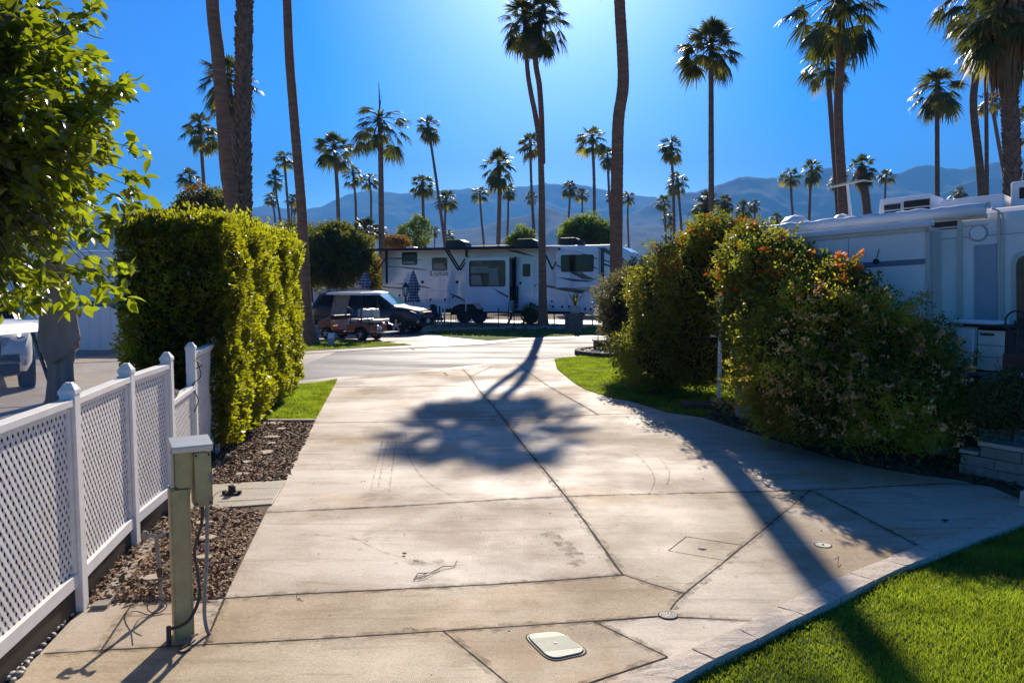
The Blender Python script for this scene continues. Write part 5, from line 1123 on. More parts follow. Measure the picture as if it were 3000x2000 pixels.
# hatches, lights, ports
for x0, x1, y0, y1 in ((1250, 1318, 853, 884), (1135, 1180, 851, 872), (1612, 1657, 863, 905), (1663, 1691, 865, 905), (1710, 1737, 866, 912)):
    a, c = S(x0, y1), S(x1, y0); b = MB(); b.prism(rrect(a.x, c.x, a.z, c.z, .06, -.014), (0, .014, 0)); o_ = b.build('hatch', 'rvwhite', rv, bevel=.004)
    b = MB(); b.prism(rrect(a.x - .015, c.x + .015, a.z - .015, c.z + .015, .07, -.005), (0, .005, 0)); b.build('hatch_seal', 'decal_t', o_)
    for k in (.18, .8):
        b = MB(); b.box((a.x + (c.x - a.x) * k, -.03, a.z + .12), (.09, .035, .13)); b.build('latch', 'black', o_)
for x, y, r in ((1238, 826, .085), (1339, 826, .085), (1327, 870, .06), (1146, 820, .025), (1186, 820, .025), (1262, 820, .025), (1302, 820, .025), (1617, 882, .05)):
    a = S(x, y); b = MB(); b.lathe((a.x, -.01, a.z), [(r, -.012), (r, .01)], 12, 'Y'); b.build('port', 'black', rv)
# name lettering
def text(par, s, size, x, z, off, mt='decal_d', ext=.004, sx=1.0):
    cu = bpy.data.curves.new('lettering', 'FONT'); cu.body = s; cu.size = size; cu.extrude = ext; cu.offset = size * .02
    o = bpy.data.objects.new('lettering', cu); C.objects.link(o); dg_ = bpy.context.evaluated_depsgraph_get(); me = bpy.data.meshes.new_from_object(o.evaluated_get(dg_)); bpy.data.objects.remove(o)
    o = bpy.data.objects.new('lettering', me); C.objects.link(o); o.parent = par; o.location = (x, -off, z); o.rotation_euler = (pi / 2, 0, 0); o.scale = (sx, 1, 1); me.materials.clear(); me.materials.append(M[mt]); return o
a, c = S(1259, 807), S(1319, 797)
text(rv, 'S', .34, a.x, a.z - .01, .012, sx=1.1); text(rv, 'OLITUDE', .245, a.x + .22, a.z - .005, .012, sx=(c.x - a.x - .22) / 1.13)
b = MB(); q = [S(1292, 795), S(1306, 791.5), S(1318, 796), S(1306, 793)]; b.prism([(p.x, -.006, p.z) for p in q], (0, .006, 0)); q = [S(1263, 809), S(1275, 812), S(1286, 809), S(1275, 810.5)]; b.prism([(p.x, -.006, p.z) for p in q], (0, .006, 0)); b.build('lettering_swoosh', 'decal_t', rv)
# awning, extended
aw = S(1119, 729); ax0 = .1; ax1 = S(1600, 730).x + .55
b = MB(); b.add([(ax0, -.02, zr - .02), (ax1, -.02, zr - .02), (ax1, -2.2, zr - .10), (ax0, -2.2, zr - .10)], [(0, 1, 2, 3)]); awn = b.build('awning', 'umb', rv, solid=.012)
b = MB(); b.tube([(ax0 - .05, -2.25, zr - .12), (ax1 + .05, -2.25, zr - .12)], .065, 10); b.build('awning_roller', 'black', awn)
for xa in (ax0 + .05, S(1357, 760).x, ax1 - .05):
    wx = xa
    for dx in ((0, .14) if .3 < xa < 8 else (0,)):
        b = MB(); b.beam((wx + dx, -2.2, zr - .14), (wx + dx + .15, -1.0, zr - 1.15), .06, .06); b.beam((wx + dx + .15, -1.0, zr - 1.15), (wx + dx + .2, -.06, zr - .45), .05, .05); b.build('awning_arm', 'black', awn)
    b = MB(); b.box((wx + .2, -.04, zr - .95), (.09, .08, 1.75)); b.build('awning_bracket', 'black', awn)
# underside: wheels, arch, chassis, steps, jacks
for x in (1357, 1400):
    a = S(x, 921, -.15); wheel(rv, (a.x, .3, .42), .42, .28, .5, 6, 'black')
a, c = S(1322, 915), S(1408, 886); b = MB(); b.prism([(a.x, -.02, .45), (a.x + .1, -.02, .85), (a.x + .5, -.02, 1.0), (c.x - .4, -.02, 1.0), (c.x - .02, -.02, .6), (c.x, -.02, .45)], (0, .2, 0)); b.build('wheel_arch', 'black', rv)
b = MB(); b.box((6.0, 1.25, .62), (10.6, 1.9, .18)); b.build('chassis', 'black', rv)
st = thing('camper_steps', 'black folding steps below the camper door', 'steps', tuple(F1.O), F1.rz)
a = S(1540, 886, .1)
for i in range(4): b = MB(); b.box((a.x - .1 - .02 * i, -.25 - .26 * i, 1.02 - .25 * i), (.75, .25, .03)); b.build('tread', 'alloy', st)
b = MB()
for sx in (-.40, .38): b.beam((a.x - .05 + sx, -.1, 1.08), (a.x - .15 + sx, -1.15, .1), .05, .14)
b.build('stringer', 'black', st)
b = MB(); b.tube([(a.x - .5, -.1, 1.1), (a.x - .5, -.15, 1.9), (a.x - .55, -1.1, 1.05), (a.x - .55, -1.15, .1)], .02, 6); b.build('handrail', 'black', st)
for x in (1622, 1734, 1300, 1590):
    a = S(x, 940, -.4); b = MB(); b.tube([(a.x, .5, 0), (a.x, .5, .95)], .035, 6); b.box((a.x, .5, .02), (.3, .3, .03)); b.build('jack', 'pipe', rv)
# ================================================================= CARS
def car(name, label, cat, O, t, paint, sc_=1.0, zs=1.0, glass='glassd', wind='glassc', group=None):
    fr = Fr(O, t); root = thing(name, label, cat, tuple(fr.O), fr.rz, group); root.scale = (sc_, sc_, sc_ * zs)
    ST = [(.00, .55, .93, .98, .80, .70), (.05, .38, 1.02, 1.10, .93, .80), (.16, .33, 1.09, 1.30, .97, .76), (.42, .32, 1.13, 1.66, .985, .72), (.80, .31, 1.13, 1.745, .99, .71), (1.8, .30, 1.12, 1.78, .99, .71), (2.7, .3, 1.10, 1.765, .99, .70), (3.0, .3, 1.09, 1.715, .99, .69), (3.45, .3, 1.08, 1.43, .99, .73), (3.85, .3, 1.06, 1.15, .985, .81), (4.1, .3, 1.04, 1.11, .98, .82), (4.6, .33, .98, 1.04, .96, .78), (4.86, .36, .88, .97, .92, .72), (4.99, .42, .72, .82, .84, .64), (5.04, .50, .62, .66, .76, .58)]
    K = np.array(ST); V = []; b = MB()
    def ring(x):
        r = [np.interp(x, K[:, 0], K[:, i]) for i in range(6)]; _, zb, zl, zt, hb, ht = r
        h = [(-hb * .90, zb), (-hb * .985, zb + .16), (-hb, zb + .32 if zb + .32 < zl - .1 else zl - .1), (-hb * .995, zl - .08), (-hb * .955, zl), (-ht * 1.03, zt - .09), (-ht * .94, zt - .02), (-ht * .6, zt + .01)]
        return [(x, .99 + y, z) for y, z in h] + [(x, .99 - y, z) for y, z in h[::-1]]
    xs = sorted(set([s[0] for s in ST] + [1.3, 2.2, 3.2, .28, 4.35, 3.65])); R_ = [ring(x) for x in xs]; n = len(R_[0])
    b.add([p for r in R_ for p in r], [(i * n + j, (i + 1) * n + j, (i + 1) * n + (j + 1) % n, i * n + (j + 1) % n) for i in range(len(xs) - 1) for j in range(n)] + [tuple(range(n)), tuple(range((len(xs) - 1) * n, len(xs) * n))[::-1]])
    bd_ = b.build('body', paint, root, smooth=True); m_ = bd_.modifiers.new('e', 'EDGE_SPLIT'); m_.split_angle = math.radians(38)
    def sp(x, f, side):
        r = ring(x); p, q = Vector(r[4]), Vector(r[5]); v = p.lerp(q, f); o_ = -.012
        v = Vector((v.x, v.y + o_, v.z)); return v if side < 0 else Vector((v.x, 1.98 - v.y, v.z))
    for side in (-1, 1):
        for x0, x1, x0t, x1t in ((.50, 1.28, .62, 1.28), (1.36, 2.28, 1.36, 2.28), (2.36, 3.62, 2.36, 3.02)):
            b = MB(); k = 5; lo = [sp(x0 + (x1 - x0) * i / k, .10, side) for i in range(k + 1)]; up = [sp(x0t + (x1t - x0t) * i / k, .90, side) for i in range(k + 1)]
            b.add(lo + up, [(i, i + 1, k + 2 + i, k + 1 + i) for i in range(k)]); b.build('side_window', glass, bd_)
    b = MB(); ws = []
    for x in (3.06, 3.3, 3.55, 3.8):
        r = ring(x); z = r[7][2] + .012; hw = .99 - r[6][1]; ws += [(x, .99 - hw, z - .015), (x, .99, z + .01), (x, .99 + hw, z - .015)]
    b.add(ws, [(3 * i + j, 3 * i + j + 1, 3 * i + j + 4, 3 * i + j + 3) for i in range(3) for j in range(2)]); b.build('windscreen', wind, bd_, smooth=True)
    b = MB(); b.add([(.13, .3, 1.2), (.13, 1.68, 1.2), (.39, 1.62, 1.64), (.39, .36, 1.64)], [(0, 1, 2, 3)]); b.build('rear_window', glass, bd_)
    b = MB()
    for y in (.30, 1.68): b.tube([(.7, y, 1.80), (1.0, y, 1.84), (2.6, y, 1.83), (2.9, y, 1.78)], .018, 6)
    b.build('roof_rail', 'chrome', root)
    for side, y in ((-1, .02), (1, 1.96)):
        b = MB(); b.box((1.0, y, .42), (.01, .001, .01))
        for x in (1.19, 4.05):
            c = MB(); c.lathe((x, y + side * .0, .40), [(.455, -.018), (.455, .018)], 24, 'Y'); c.build('wheel_arch', 'black', root)
            wheel(root, (x, y + side * -.09, .375), .375, .25, .66, 5)
        b = MB(); b.box((2.62, y + side * -.012 + (0), .42), (2.1, .05, .16)); b.build('sill', 'black', root, bevel=.02)
        b = MB(); b.box((3.35, y + side * .13, 1.14), (.14, .2, .15)); b.build('wing_mirror', paint, root, bevel=.04)
        for x in (1.75, 2.75):
            b = MB(); b.box((x, y + side * .005, .93), (.18, .03, .03)); b.build('door_handle', 'chrome', root)
        for x in (1.32, 2.32, 3.30):
            b = MB(); b.box((x, y + side * -.006, .78), (.012, .012, .60)); b.build('door_gap', 'black', bd_)
        yy = .34 if side < 0 else 1.64
        b = MB(); b.prism([(4.78, yy - .22 * 1, .80), (5.0, yy + .1, .80), (4.96, yy + .16, .93), (4.72, yy - .2, .93)] if side < 0 else [(4.78, yy + .22, .80), (5.0, yy - .1, .80), (4.96, yy - .16, .93), (4.72, yy + .2, .93)], (.015, 0, 0)); b.build('headlight', 'lens', root)
        b = MB(); b.box((.06, .14 if side < 0 else 1.84, 1.0), (.10, .2, .17)); b.build('tail_light', 'red', root, bevel=.02)
        b = MB(); b.box((4.93, .24 if side < 0 else 1.74, .52), (.12, .22, .12)); b.build('fog_light', 'lens', root, bevel=.02)
    b = MB(); b.box((5.02, .99, .78), (.06, 1.0, .26)); g_ = b.build('grille', 'black', root, bevel=.03)
    for z in (.70, .78, .86): b = MB(); b.box((5.06, .99, z), (.02, .92, .022)); b.build('grille_bar', 'chrome', g_)
    b = MB(); b.box((5.0, .99, .42), (.12, 1.5, .20)); b.build('bumper', 'black', root, bevel=.04)
    b = MB(); b.box((5.075, .99, .53), (.015, .34, .17)); b.build('number_plate', 'white', root)
    return root
car('parked_car', 'dark grey sport utility car parked beside the golf cart, front wheel turned to us', 'car', (-8.67, 32.55), (.966, -.259), 'suv')
car('parked_car', 'white pickup like car with dark windscreen behind the lattice fence', 'car', (-14.3, 18.1), (.573, -.819), 'white', 1.15, 1.0, wind='glassd')
# ================================================================= GOLF CARTS
def cart(label, O, t, paint, rear_seat=True, group='golf carts'):
    fr = Fr(O, t); r = thing('golf_cart', label, 'golf cart', tuple(fr.O), fr.rz, group)
    b = MB(); b.box((.72, 0, .26), (2.1, .9, .08)); b.build('chassis', 'black', r, bevel=.02)
    b = MB(); b.prism([(-.42, -.52, .30), (-.42, -.52, .56), (-.30, -.52, .66), (.28, -.52, .66), (.34, -.52, .60), (.72, -.52, .60), (.72, -.52, .28), (.30, -.52, .28), (.24, -.52, .46), (.0, -.52, .52), (-.24, -.52, .44), (-.28, -.52, .30)], (0, 1.04, 0)); b.build('rear_body', paint, r, bevel=.03)
    b = MB(); b.prism([(1.30, -.50, .30), (1.34, -.50, .78), (1.52, -.50, .84), (1.98, -.50, .70), (2.10, -.50, .52), (2.06, -.50, .34), (1.92, -.50, .32), (1.84, -.50, .46), (1.6, -.50, .50), (1.44, -.50, .42), (1.40, -.50, .30)], (0, 1.0, 0)); cw = b.build('front_cowl', paint, r, bevel=.05)
    for y in (-.32, .32): b = MB(); b.lathe((2.08, y, .55), [(.06, -.02), (.06, .03), (.04, .04)], 10, X=None); b.build('headlight', 'lens', cw)
    b = MB(); b.box((1.36, 0, .84), (.20, .98, .14)); b.build('dashboard', 'black', r, bevel=.04)
    b = MB(); b.box((1.0, 0, .30), (.66, .98, .04)); b.build('floor_mat', 'black', r)
    b = MB(); b.box((.38, 0, .73), (.52, .98, .12)); b.build('seat', 'vinylseat', r, bevel=.04)
    for y in (-.25, .25): b = MB(); b.box((.10, y, .98), (.14, .46, .36)); b.build('seat_back', 'vinylseat', r, bevel=.06)
    if rear_seat:
        b = MB(); b.box((-.30, 0, .73), (.56, .98, .11)); b.build('rear_seat', 'vinylseat', r, bevel=.04)
        for y in (-.25, .25): b = MB(); b.box((-.07, y, .98), (.13, .46, .34)); b.build('seat_back', 'vinylseat', r, bevel=.06)
        b = MB(); b.box((-.88, 0, .32), (.34, .86, .03)); b.tube([(-.55, -.4, .62), (-.74, -.42, .56), (-.84, -.42, .34)], .018, 6); b.tube([(-.55, .4, .62), (-.74, .42, .56), (-.84, .42, .34)], .018, 6); b.build('footrest', 'alloy', r)
        b = MB(); b.box((-.46, 0, .47), (.02, .3, .12)); b.build('number_plate', 'white', r)
    for y in (-.5, .5):
        b = MB(); b.tube(smoothline([(.15, y, .66), (.10, y, .86), (.32, y, .90), (.46, y, .80), (.48, y, .68)]), .016, 6); b.tube(smoothline([(-.02, y, .66), (-.1, y, .84), (-.34, y, .82), (-.40, y, .68)]), .014, 6); b.build('armrest', 'black', r)
        b = MB(); b.tube([(.02, y * .92, .66), (-.02, y * .92, 1.2), (-.02, y * .92, 1.68)], .018, 6); b.tube([(1.50, y * .94, .84), (1.24, y * .94, 1.68)], .018, 6); b.build('roof_strut', 'black', r)
    b = MB(); b.add([(1.50, -.46, .86), (1.50, .46, .86), (1.26, .46, 1.66), (1.26, -.46, 1.66)], [(0, 1, 2, 3)]); b.build('windscreen', 'clear', r, solid=.006)
    b = MB(); b.prism([(-.12, -.60, 1.66), (-.08, -.60, 1.76), (1.46, -.60, 1.76), (1.58, -.60, 1.67)], (0, 1.2, 0)); b.build('roof', 'white', r, bevel=.02)
    b = MB(); T = Matrix.Rotation(math.radians(-52), 3, 'Y'); c = Vector((1.14, -.24, 1.06)); b.tube([c + T @ Vector((.17 * math.cos(a), .17 * math.sin(a), 0)) for a in [2 * pi * i / 16 for i in range(17)]], .012, 6, False); b.tube([c, (1.34, -.24, .86)], .02, 6); b.beam(c + T @ Vector((-.16, 0, 0)), c + T @ Vector((.16, 0, 0)), .03, .012); b.build('steering_wheel', 'black', r)
    for x in (0, 1.66):
        for y in (-.43, .43): wheel(r, (x, y, .225), .225, .18, .58, 5, 'alloy')
    return r
cart('copper brown golf cart with white roof and cream seats parked by the car', (-5.27, 28.34), (-.88, .47), 'brown')
cart('white golf cart with clear windscreen just behind the lattice fence', (-5.75, 6.75), (1, -.06), 'white')
# ================================================================= LEFT BACKGROUND
wf = thing('plank_fence', 'low white vertical plank fence across the neighbour lane', 'fence', (-12, 23.9, 0))
b = MB()
for i in range(60):
    x = -30 + i * .35; b.box((x + .175, 23.9 - (x + 12) * .05, .66), (.335, .05, 1.30))
b.build('planks', 'white', wf, True, bevel=.01)
b = MB(); b.beam((-30, 24.8, 1.34), (-9.0, 23.75, 1.34), .10, .06); b.build('cap_rail', 'white', wf, True)
tr = thing('travel_trailer', 'white trailer with a blue grey stripe behind the plank fence', 'trailer', (-14, 27, 0))
b = MB(); b.box((-19, 28.4, 1.95), (14, 2.6, 2.6)); b.build('body', 'rvwhite2', tr, True, bevel=.12)
b = MB(); b.box((-19, 27.085, 1.30), (13.8, .01, .32)); b.build('stripe', 'decal_b', tr, True)
for x in (-23, -20.6, -17): b = MB(); b.box((x, 27.08, 2.35), (1.1, .02, .6)); b.build('window', 'glassd', tr, True, bevel=.01)
b = MB(); b.box((-19, 28.4, .4), (13, 2, .5)); b.build('chassis', 'black', tr, True)
ww = thing('picket_fence', 'white vinyl picket fence between the leaning palm trunk and the dark car', 'fence', (-8, 36.4, 0))
b = MB()
for i in range(64): b.box((-13 + i * .155, 36.8 + 0 * i, .62), (.085, .03, 1.10))
b.beam((-13, 36.83, .35), (-3.3, 36.83, .35), .03, .09); b.beam((-13, 36.83, 1.05), (-3.3, 36.83, 1.05), .03, .09); b.build('pickets', 'white', ww, True)
wb = thing('picket_fence', 'white picket fence seen through the gap under the camper', 'fence', (0, 58, 0))
b = MB()
for i in range(70): b.box((-8 + i * .2, 58, .45), (.12, .03, .9))
b.beam((-8, 58.03, .8), (6, 58.03, .8), .03, .1); b.build('pickets', 'white', wb, True)
hb = thing('travel_trailer', 'white trailer behind the round dark tree', 'trailer', (-9, 50, 0))
b = MB(); b.box((-11, 51.5, 1.7), (9, 2.5, 2.6)); b.build('body', 'rvwhite2', hb, True, bevel=.12); b = MB(); b.box((-11, 50.24, 2.1), (1.4, .02, .6)); b.build('window', 'glassd', hb, True); b = MB(); b.box((-11, 51.5, .3), (8, 2, .3)); b.build('chassis', 'black', hb, True)
hc = thing('motor_home', 'dark roofed motor home peeking past the camper nose', 'camper', (9, 55, 0))
b = MB(); b.box((10.5, 56, 2.0), (7, 2.5, 3.4)); b.build('body', 'rvwhite2', hc, True, bevel=.2)
for x in (8.2, 9.6): b = MB(); b.box((x, 56, 3.9), (1.0, .8, .35)); b.build('air_conditioner', 'black', hc, True, bevel=.08)
b = MB(); b.box((10.5, 54.74, 2.6), (6, .02, .7)); b.build('window', 'glassd', hc, True)
# closed umbrellas
def umbrella(label, c, zt, zw, zh, R0, mt, group, rw=.35, flare=1.0, nf=9, amp=.22):
    r = thing('closed_umbrella', label, 'umbrella', (c[0], c[1], 0), group=group)
    dz = zt - zw
    prof = [(.02, zt), (R0 * .36, zt - dz * .18), (R0 * .60, zt - dz * .42), (R0 * .82, zt - dz * .64), (R0 * .97, zt - dz * .80), (R0, zt - dz * .865), (R0 * .98, zt - dz * .90), (R0 * .76, zt - dz * .91), (R0 * .70, zt - dz * .96), (R0 * .62, zw), (R0 * .68 * flare, zw - (zw - zh) * .3), (R0 * .86 * flare, zh + .06), (R0 * .95 * flare, zh)]
    b = MB(); n = 54; vs = []
    for k, (rr, z) in enumerate(prof):
        for j in range(n):
            a = 2 * pi * j / n; q = 1 + amp * math.sin(nf * a + .5 * math.sin(k * .8)) * min(1, k / 3) + .06 * mnoise.noise(Vector((math.cos(a) * 2, math.sin(a) * 2, z * 3)))
            vs.append((rr * q * math.cos(a), rr * q * math.sin(a), z + (.05 * math.sin(a * 4 + 1) if k == len(prof) - 1 else 0) + (.07 * math.sin(a * 2 + 1) if k in (5, 6, 7) else 0)))
    b.add(vs, [(k * n + j, k * n + (j + 1) % n, (k + 1) * n + (j + 1) % n, (k + 1) * n + j) for k in range(len(prof) - 1) for j in range(n)]); b.build('canopy', mt, r, smooth=True, solid=.004)
    b = MB(); b.lathe((0, 0, zw - .012), [(R0 * .54, 0), (R0 * .57, .012), (R0 * .54, .024)], 20); b.build('tie_strap', 'black', r)
    b = MB(); b.tube([(0, 0, 0), (0, 0, zt + .05)], .022, 8); b.build('pole', 'iron', r)
    b = MB(); b.lathe((0, 0, 0), [(.25, 0), (.25, .06), (.05, .1)], 16); b.build('base', 'black', r); return r
umbrella('closed grey canvas umbrella standing behind the lattice fence', (-3.56, 6.02), 2.6, 1.46, 1.12, .142, 'umb', None, flare=.9, nf=8, amp=.10)
p = D(1211, 829, 38.6); umbrella('closed plaid umbrella standing close to the camper side', p, 2.75, 1.55, 1.15, .30, 'plaid', 'closed plaid umbrellas', flare=1.15, amp=.14)
p = D(1070, 829, 39.5); umbrella('closed plaid umbrella behind the dark car roof', p, 2.7, 1.9, 1.5, .32, 'plaid', 'closed plaid umbrellas', flare=1.1, amp=.14)
# lamp posts
def lantern(name, label, c, h, mt, pr, k=1.0, base=None):
    r = thing(name, label, 'lamp post', (c[0], c[1], 0), group='garden lamp posts')
    b = MB(); b.tube([(0, 0, 0), (0, 0, h)], pr, 10); b.build('post', mt, r)
    b = MB(); b.lathe((0, 0, h), [(.05 * k, 0), (.075 * k, .03), (.06 * k, .05)], 8); b.lathe((0, 0, h + .26 * k), [(.12 * k, 0), (.10 * k, .03), (.03 * k, .10 * k), (.012 * k, .15 * k)], 8)
    for j in range(6): a = pi / 3 * j; b.beam((.065 * k * math.cos(a), .065 * k * math.sin(a), h + .04), (.10 * k * math.cos(a), .10 * k * math.sin(a), h + .27 * k), .012 * k, .012 * k)
    hd = b.build('lantern', mt, r); b = MB(); b.lathe((0, 0, h + .05), [(.055 * k, 0), (.092 * k, .21 * k)], 6); b.build('lantern_glass', 'clear', hd)
    b = MB(); b.lathe((0, 0, h + .06), [(.02, 0), (.03, .06), (.02, .13), (.005, .15)], 8); b.build('bulb', 'lens', hd); return r
c = G(2106, 1196); lp = lantern('lamp_post', 'white post lamp with glass lantern standing before the dark shrub', c, 1.60, 'white', .035, .9)
b = MB(); b.box((-.08, 0, 1.22), (.18, .02, .03)); b.build('bracket', 'white', lp); b = MB(); b.box((-.05, -.03, .10), (.13, .1, .18)); b.build('junction_box', 'pipe', lp)
b = MB(); b.box((c.x - .18, c.y - .05, .05), (.9, .35, .12)); b.build('x', 'brick') if False else tag(b.build('block_edging', 'brick', bevel=.02), 'low row of reddish blocks around the white post foot', 'edging')
b = MB(); sp_ = [(.045 * math.cos(z * 9), .045 * math.sin(z * 9), z) for z in [i * .035 for i in range(30)]]; b.tube(sp_, .004, 4); b.build('cable', 'cable', lp)
p = D(1188, 829, 37.5); lantern('lamp_post', 'black lantern post beside the plaid umbrella', p, 1.45, 'iron', .05, 1.7)
# chair, low railing, posts, pot, stone pillar
p = D(1283, 829, 36.5); ch = thing('patio_chair', 'dark patio chair in front of the camper behind the car nose', 'chair', (p.x, p.y, 0), .5)
b = MB(); b.box((0, 0, .42), (.5, .5, .05)); b.build('seat', 'black', ch); b = MB(); b.beam((0, .25, .45), (0, .36, 1.08), .5, .04, up=(0, 1, 0)); b.build('backrest', 'black', ch)
for x in (-.23, .23):
    for y in (-.22, .22): b = MB(); b.tube([(x, y, 0), (x, y, .42)], .018, 6); b.build('leg', 'iron', ch)
ra = thing('iron_railing', 'low black iron railing in front of the camper', 'railing', (0, 36.4, 0))
xs_ = [-3.6 + i * .74 for i in range(8)]
for x in xs_: b = MB(); b.box((x, 36.0, .47), (.05, .05, .94)); b.build('post', 'iron', ra, True)
b = MB()
for a_, b__ in zip(xs_[:-1], xs_[1:]):
    for i in range(1, 7): q = a_ + (b__ - a_) * i / 7; b.box((q, 36.0, .36), (.014, .014, .52))
b.build('bars', 'iron', ra, True)
for z in (.62, .1): b = MB(); b.beam((xs_[0], 36, z), (xs_[-1], 36, z), .03, .03); b.build('rail', 'iron', ra, True)
c = G(1681, 972); pl_ = thing('stone_pillar', 'square stacked stone pillar right of the central palm foot', 'pillar', (c.x, c.y, 0))
def stacked(root, w_, h, n, mt, name='masonry', seed=1, dep=None):
    R = random.Random(seed); b = MB(); z = 0; dep = dep or w_
    for i in range(n):
        hh = h / n; k = R.choice((2, 3)); x = -w_ / 2
        cuts = sorted([R.uniform(.25, .75) for _ in range(k - 1)]); cuts = [0] + cuts + [1]
        for a_, c_ in zip(cuts[:-1], cuts[1:]):
            o_ = R.uniform(-.012, .012) * w_ / .4; b.box((-w_ / 2 + w_ * (a_ + c_) / 2, o_, z + hh / 2), (w_ * (c_ - a_) * .985, dep + o_, hh * .94))
        z += hh
    b.build(name, mt, root, bevel=.006); return z
stacked(pl_, .74, .70, 7, 'stonewall'); b = MB(); b.box((0, 0, .735), (.86, .86, .07)); b.build('cap', 'stonewall', pl_, bevel=.01)
pt_ = thing('potted_agave', 'spiky agave in a white pot on the stone pillar', 'potted plant', (c.x + .05, c.y, .77))
b = MB(); b.lathe((0, 0, 0), [(.17, 0), (.25, .12), (.24, .30), (.20, .36), (.18, .34)], 14); b.build('pot', 'stucco', pt_)
b = MB()
for i in range(11):
    a = i * 2.4; e = .25 + .5 * (i % 3) / 2; o_ = Vector((math.cos(a), math.sin(a), 0)); s_ = Vector((-o_.y, o_.x, 0)) * .035; L = .75 - .2 * (i % 2)
    p0 = Vector((0, 0, .32)); p1 = p0 + o_ * L * e * .45 + Vector((0, 0, L * .5)); p2 = p0 + o_ * L * e + Vector((0, 0, L)); b.add([p0 - s_, p0 + s_, p1 + s_, p1 - s_, p2, p1 + o_ * .02 - Vector((0, 0, .03))], [(0, 1, 2, 3), (3, 2, 4), (0, 5, 1), (5, 4, 2), (5, 3, 4)])
b.build('leaves', 'tree_far', pt_)
c = G(1763, 1032); bp = thing('stone_pillar', 'low brown stacked stone pillar left of the trunk in the rock ring', 'pillar', (c.x, c.y + .2, .04))
stacked(bp, .44, .30, 5, 'brick', seed=3); b = MB(); b.box((0, 0, .32), (.52, .52, .05)); b.build('cap', 'flag', bp, bevel=.006)
orn = thing('wire_ornament', 'small curved metal bird ornament on the brown stone pillar', 'ornament', (c.x, c.y + .2, .385))
b = MB(); b.tube(smoothline([(-.1, 0, 0), (-.1, 0, .16), (-.04, 0, .20), (.05, 0, .19), (.16, 0, .12)]), [.012] * 33, 6) if False else b.tube(smoothline([(-.1, 0, 0), (-.1, 0, .16), (-.04, 0, .20), (.05, 0, .19), (.16, 0, .12)]), .012, 6); b.tube(smoothline([(.1, 0, 0), (.1, 0, .14), (.16, 0, .19), (.22, 0, .12)]), .01, 6); b.lathe((-.1, 0, 0), [(.04, 0), (.04, .015)], 8); b.build('body', 'chrome', orn)
b = MB(); b.prism([(-.16, 0, .17), (-.06, 0, .21), (-.03, 0, .17)], (0, .02, 0)); b.build('head', 'chrome', orn)
# rock ring round the palm
rc = Vector((3.45, 22.75, 0)); rr_ = 1.5
b = MB(); n = 48; vs = []
for r1, z in ((rr_ + .09, 0), (rr_ + .09, .11), (rr_ + .07, .13), (rr_ - .07, .13), (rr_ - .09, .11), (rr_ - .09, 0)):
    for j in range(n): a = 2 * pi * j / n; vs.append((rc.x + r1 * math.cos(a), rc.y + r1 * .92 * math.sin(a), z))
b.add(vs, [(k * n + j, k * n + (j + 1) % n, (k + 1) * n + (j + 1) % n, (k + 1) * n + j) for k in range(5) for j in range(n)]); tag(b.build('ring_kerb', 'brick', smooth=False), 'round low concrete kerb ring around the palm on the right lawn', 'kerb ring')
a = rs.rand(1500) * 2 * pi; q = np.sqrt(rs.rand(1500)) * (rr_ - .1); P = np.column_stack([rc.x + q * np.cos(a), rc.y + q * .92 * np.sin(a)])
stones('rock_bed', P, .02, .075, 'rockbed', 'stuff', .6, 'brown rocks filling the round kerb ring', ICO1)
c = G(1591, 962); a = rs.rand(900) * 2 * pi; q = np.sqrt(rs.rand(900)) * 1.9; stones('rock_bed', np.column_stack([c.x + q * np.cos(a), c.y + q * .5 * np.sin(a)]), .0, .11, 'rockbed', 'stuff', .7, 'rough stones around the foot of the central double palm', ICO1)
# lot number sign in the grass
c = G(970, 1012); sg = thing('lot_sign', 'small white lot number sign on a grey block in the grass', 'sign', (c.x, c.y, 0), -.25)
b = MB(); b.box((0, 0, .12), (.22, .16, .26), taper=.8); b.build('block', 'stucco', sg, bevel=.01)
b = MB(); b.beam((0, -.05, .22), (0, .05, .40), .22, .02, up=(0, 1, 0)); b.box((0, .03, .33), (.24, .02, .19), X=Matrix.Rotation(-.3, 3, 'X')); b.build('panel', 'white', sg)
t = text(sg, '50', .15, -.085, .28, .0, 'decal_b', .003); t.location = (-.02, -.005, .28); t.rotation_euler = (pi / 2 - .3, 0, 0)
p = D(1778, 829, 38); ub_ = thing('utility_cabinet', 'pale blue white cabinet beside the camper front', 'cabinet', (p.x, p.y, 0)); b = MB(); b.box((0, 0, .52), (.42, .3, .75)); b.build('body', 'rvwhite2', ub_, bevel=.02)
for x in (-.15, .15): b = MB(); b.box((x, 0, .08), (.05, .05, .16)); b.build('leg', 'iron', ub_)
# ================================================================= BIG TRAILER ON THE RIGHT
F2 = Fr((3.43, 11.90), (.737, -.676), .05); S2 = F2.S; KO_ = Vector((3.73, 13.43, 0)); Kn = Vector((.861, .508, 0))
r2 = thing('travel_trailer', 'large off white trailer with slide out and rolled awning at the right edge', 'trailer', tuple(F2.O), F2.rz); r2.rotation_euler = (0, -.05, F2.rz)
ztr = S2(2934, 606).z; LL = 9.0
sec = [(0, .72), (0, ztr - .16), (.05, ztr - .07), (.16, ztr - .01), (.34, ztr + .02), (2.1, ztr + .02), (2.32, ztr - .04), (2.44, ztr - .2), (2.44, .72)]
b = MB(); b.prism([(0, y, z) for y, z in sec], (LL, 0, 0)); tb_ = b.build('body', 'rvwhite2', r2, bevel=.02)
b = MB(); b.box((LL / 2, .06, .17), (LL - .1, .04, 1.12)); b.build('skirting', 'stucco', r2)
x_r = S2(2934, 606).x
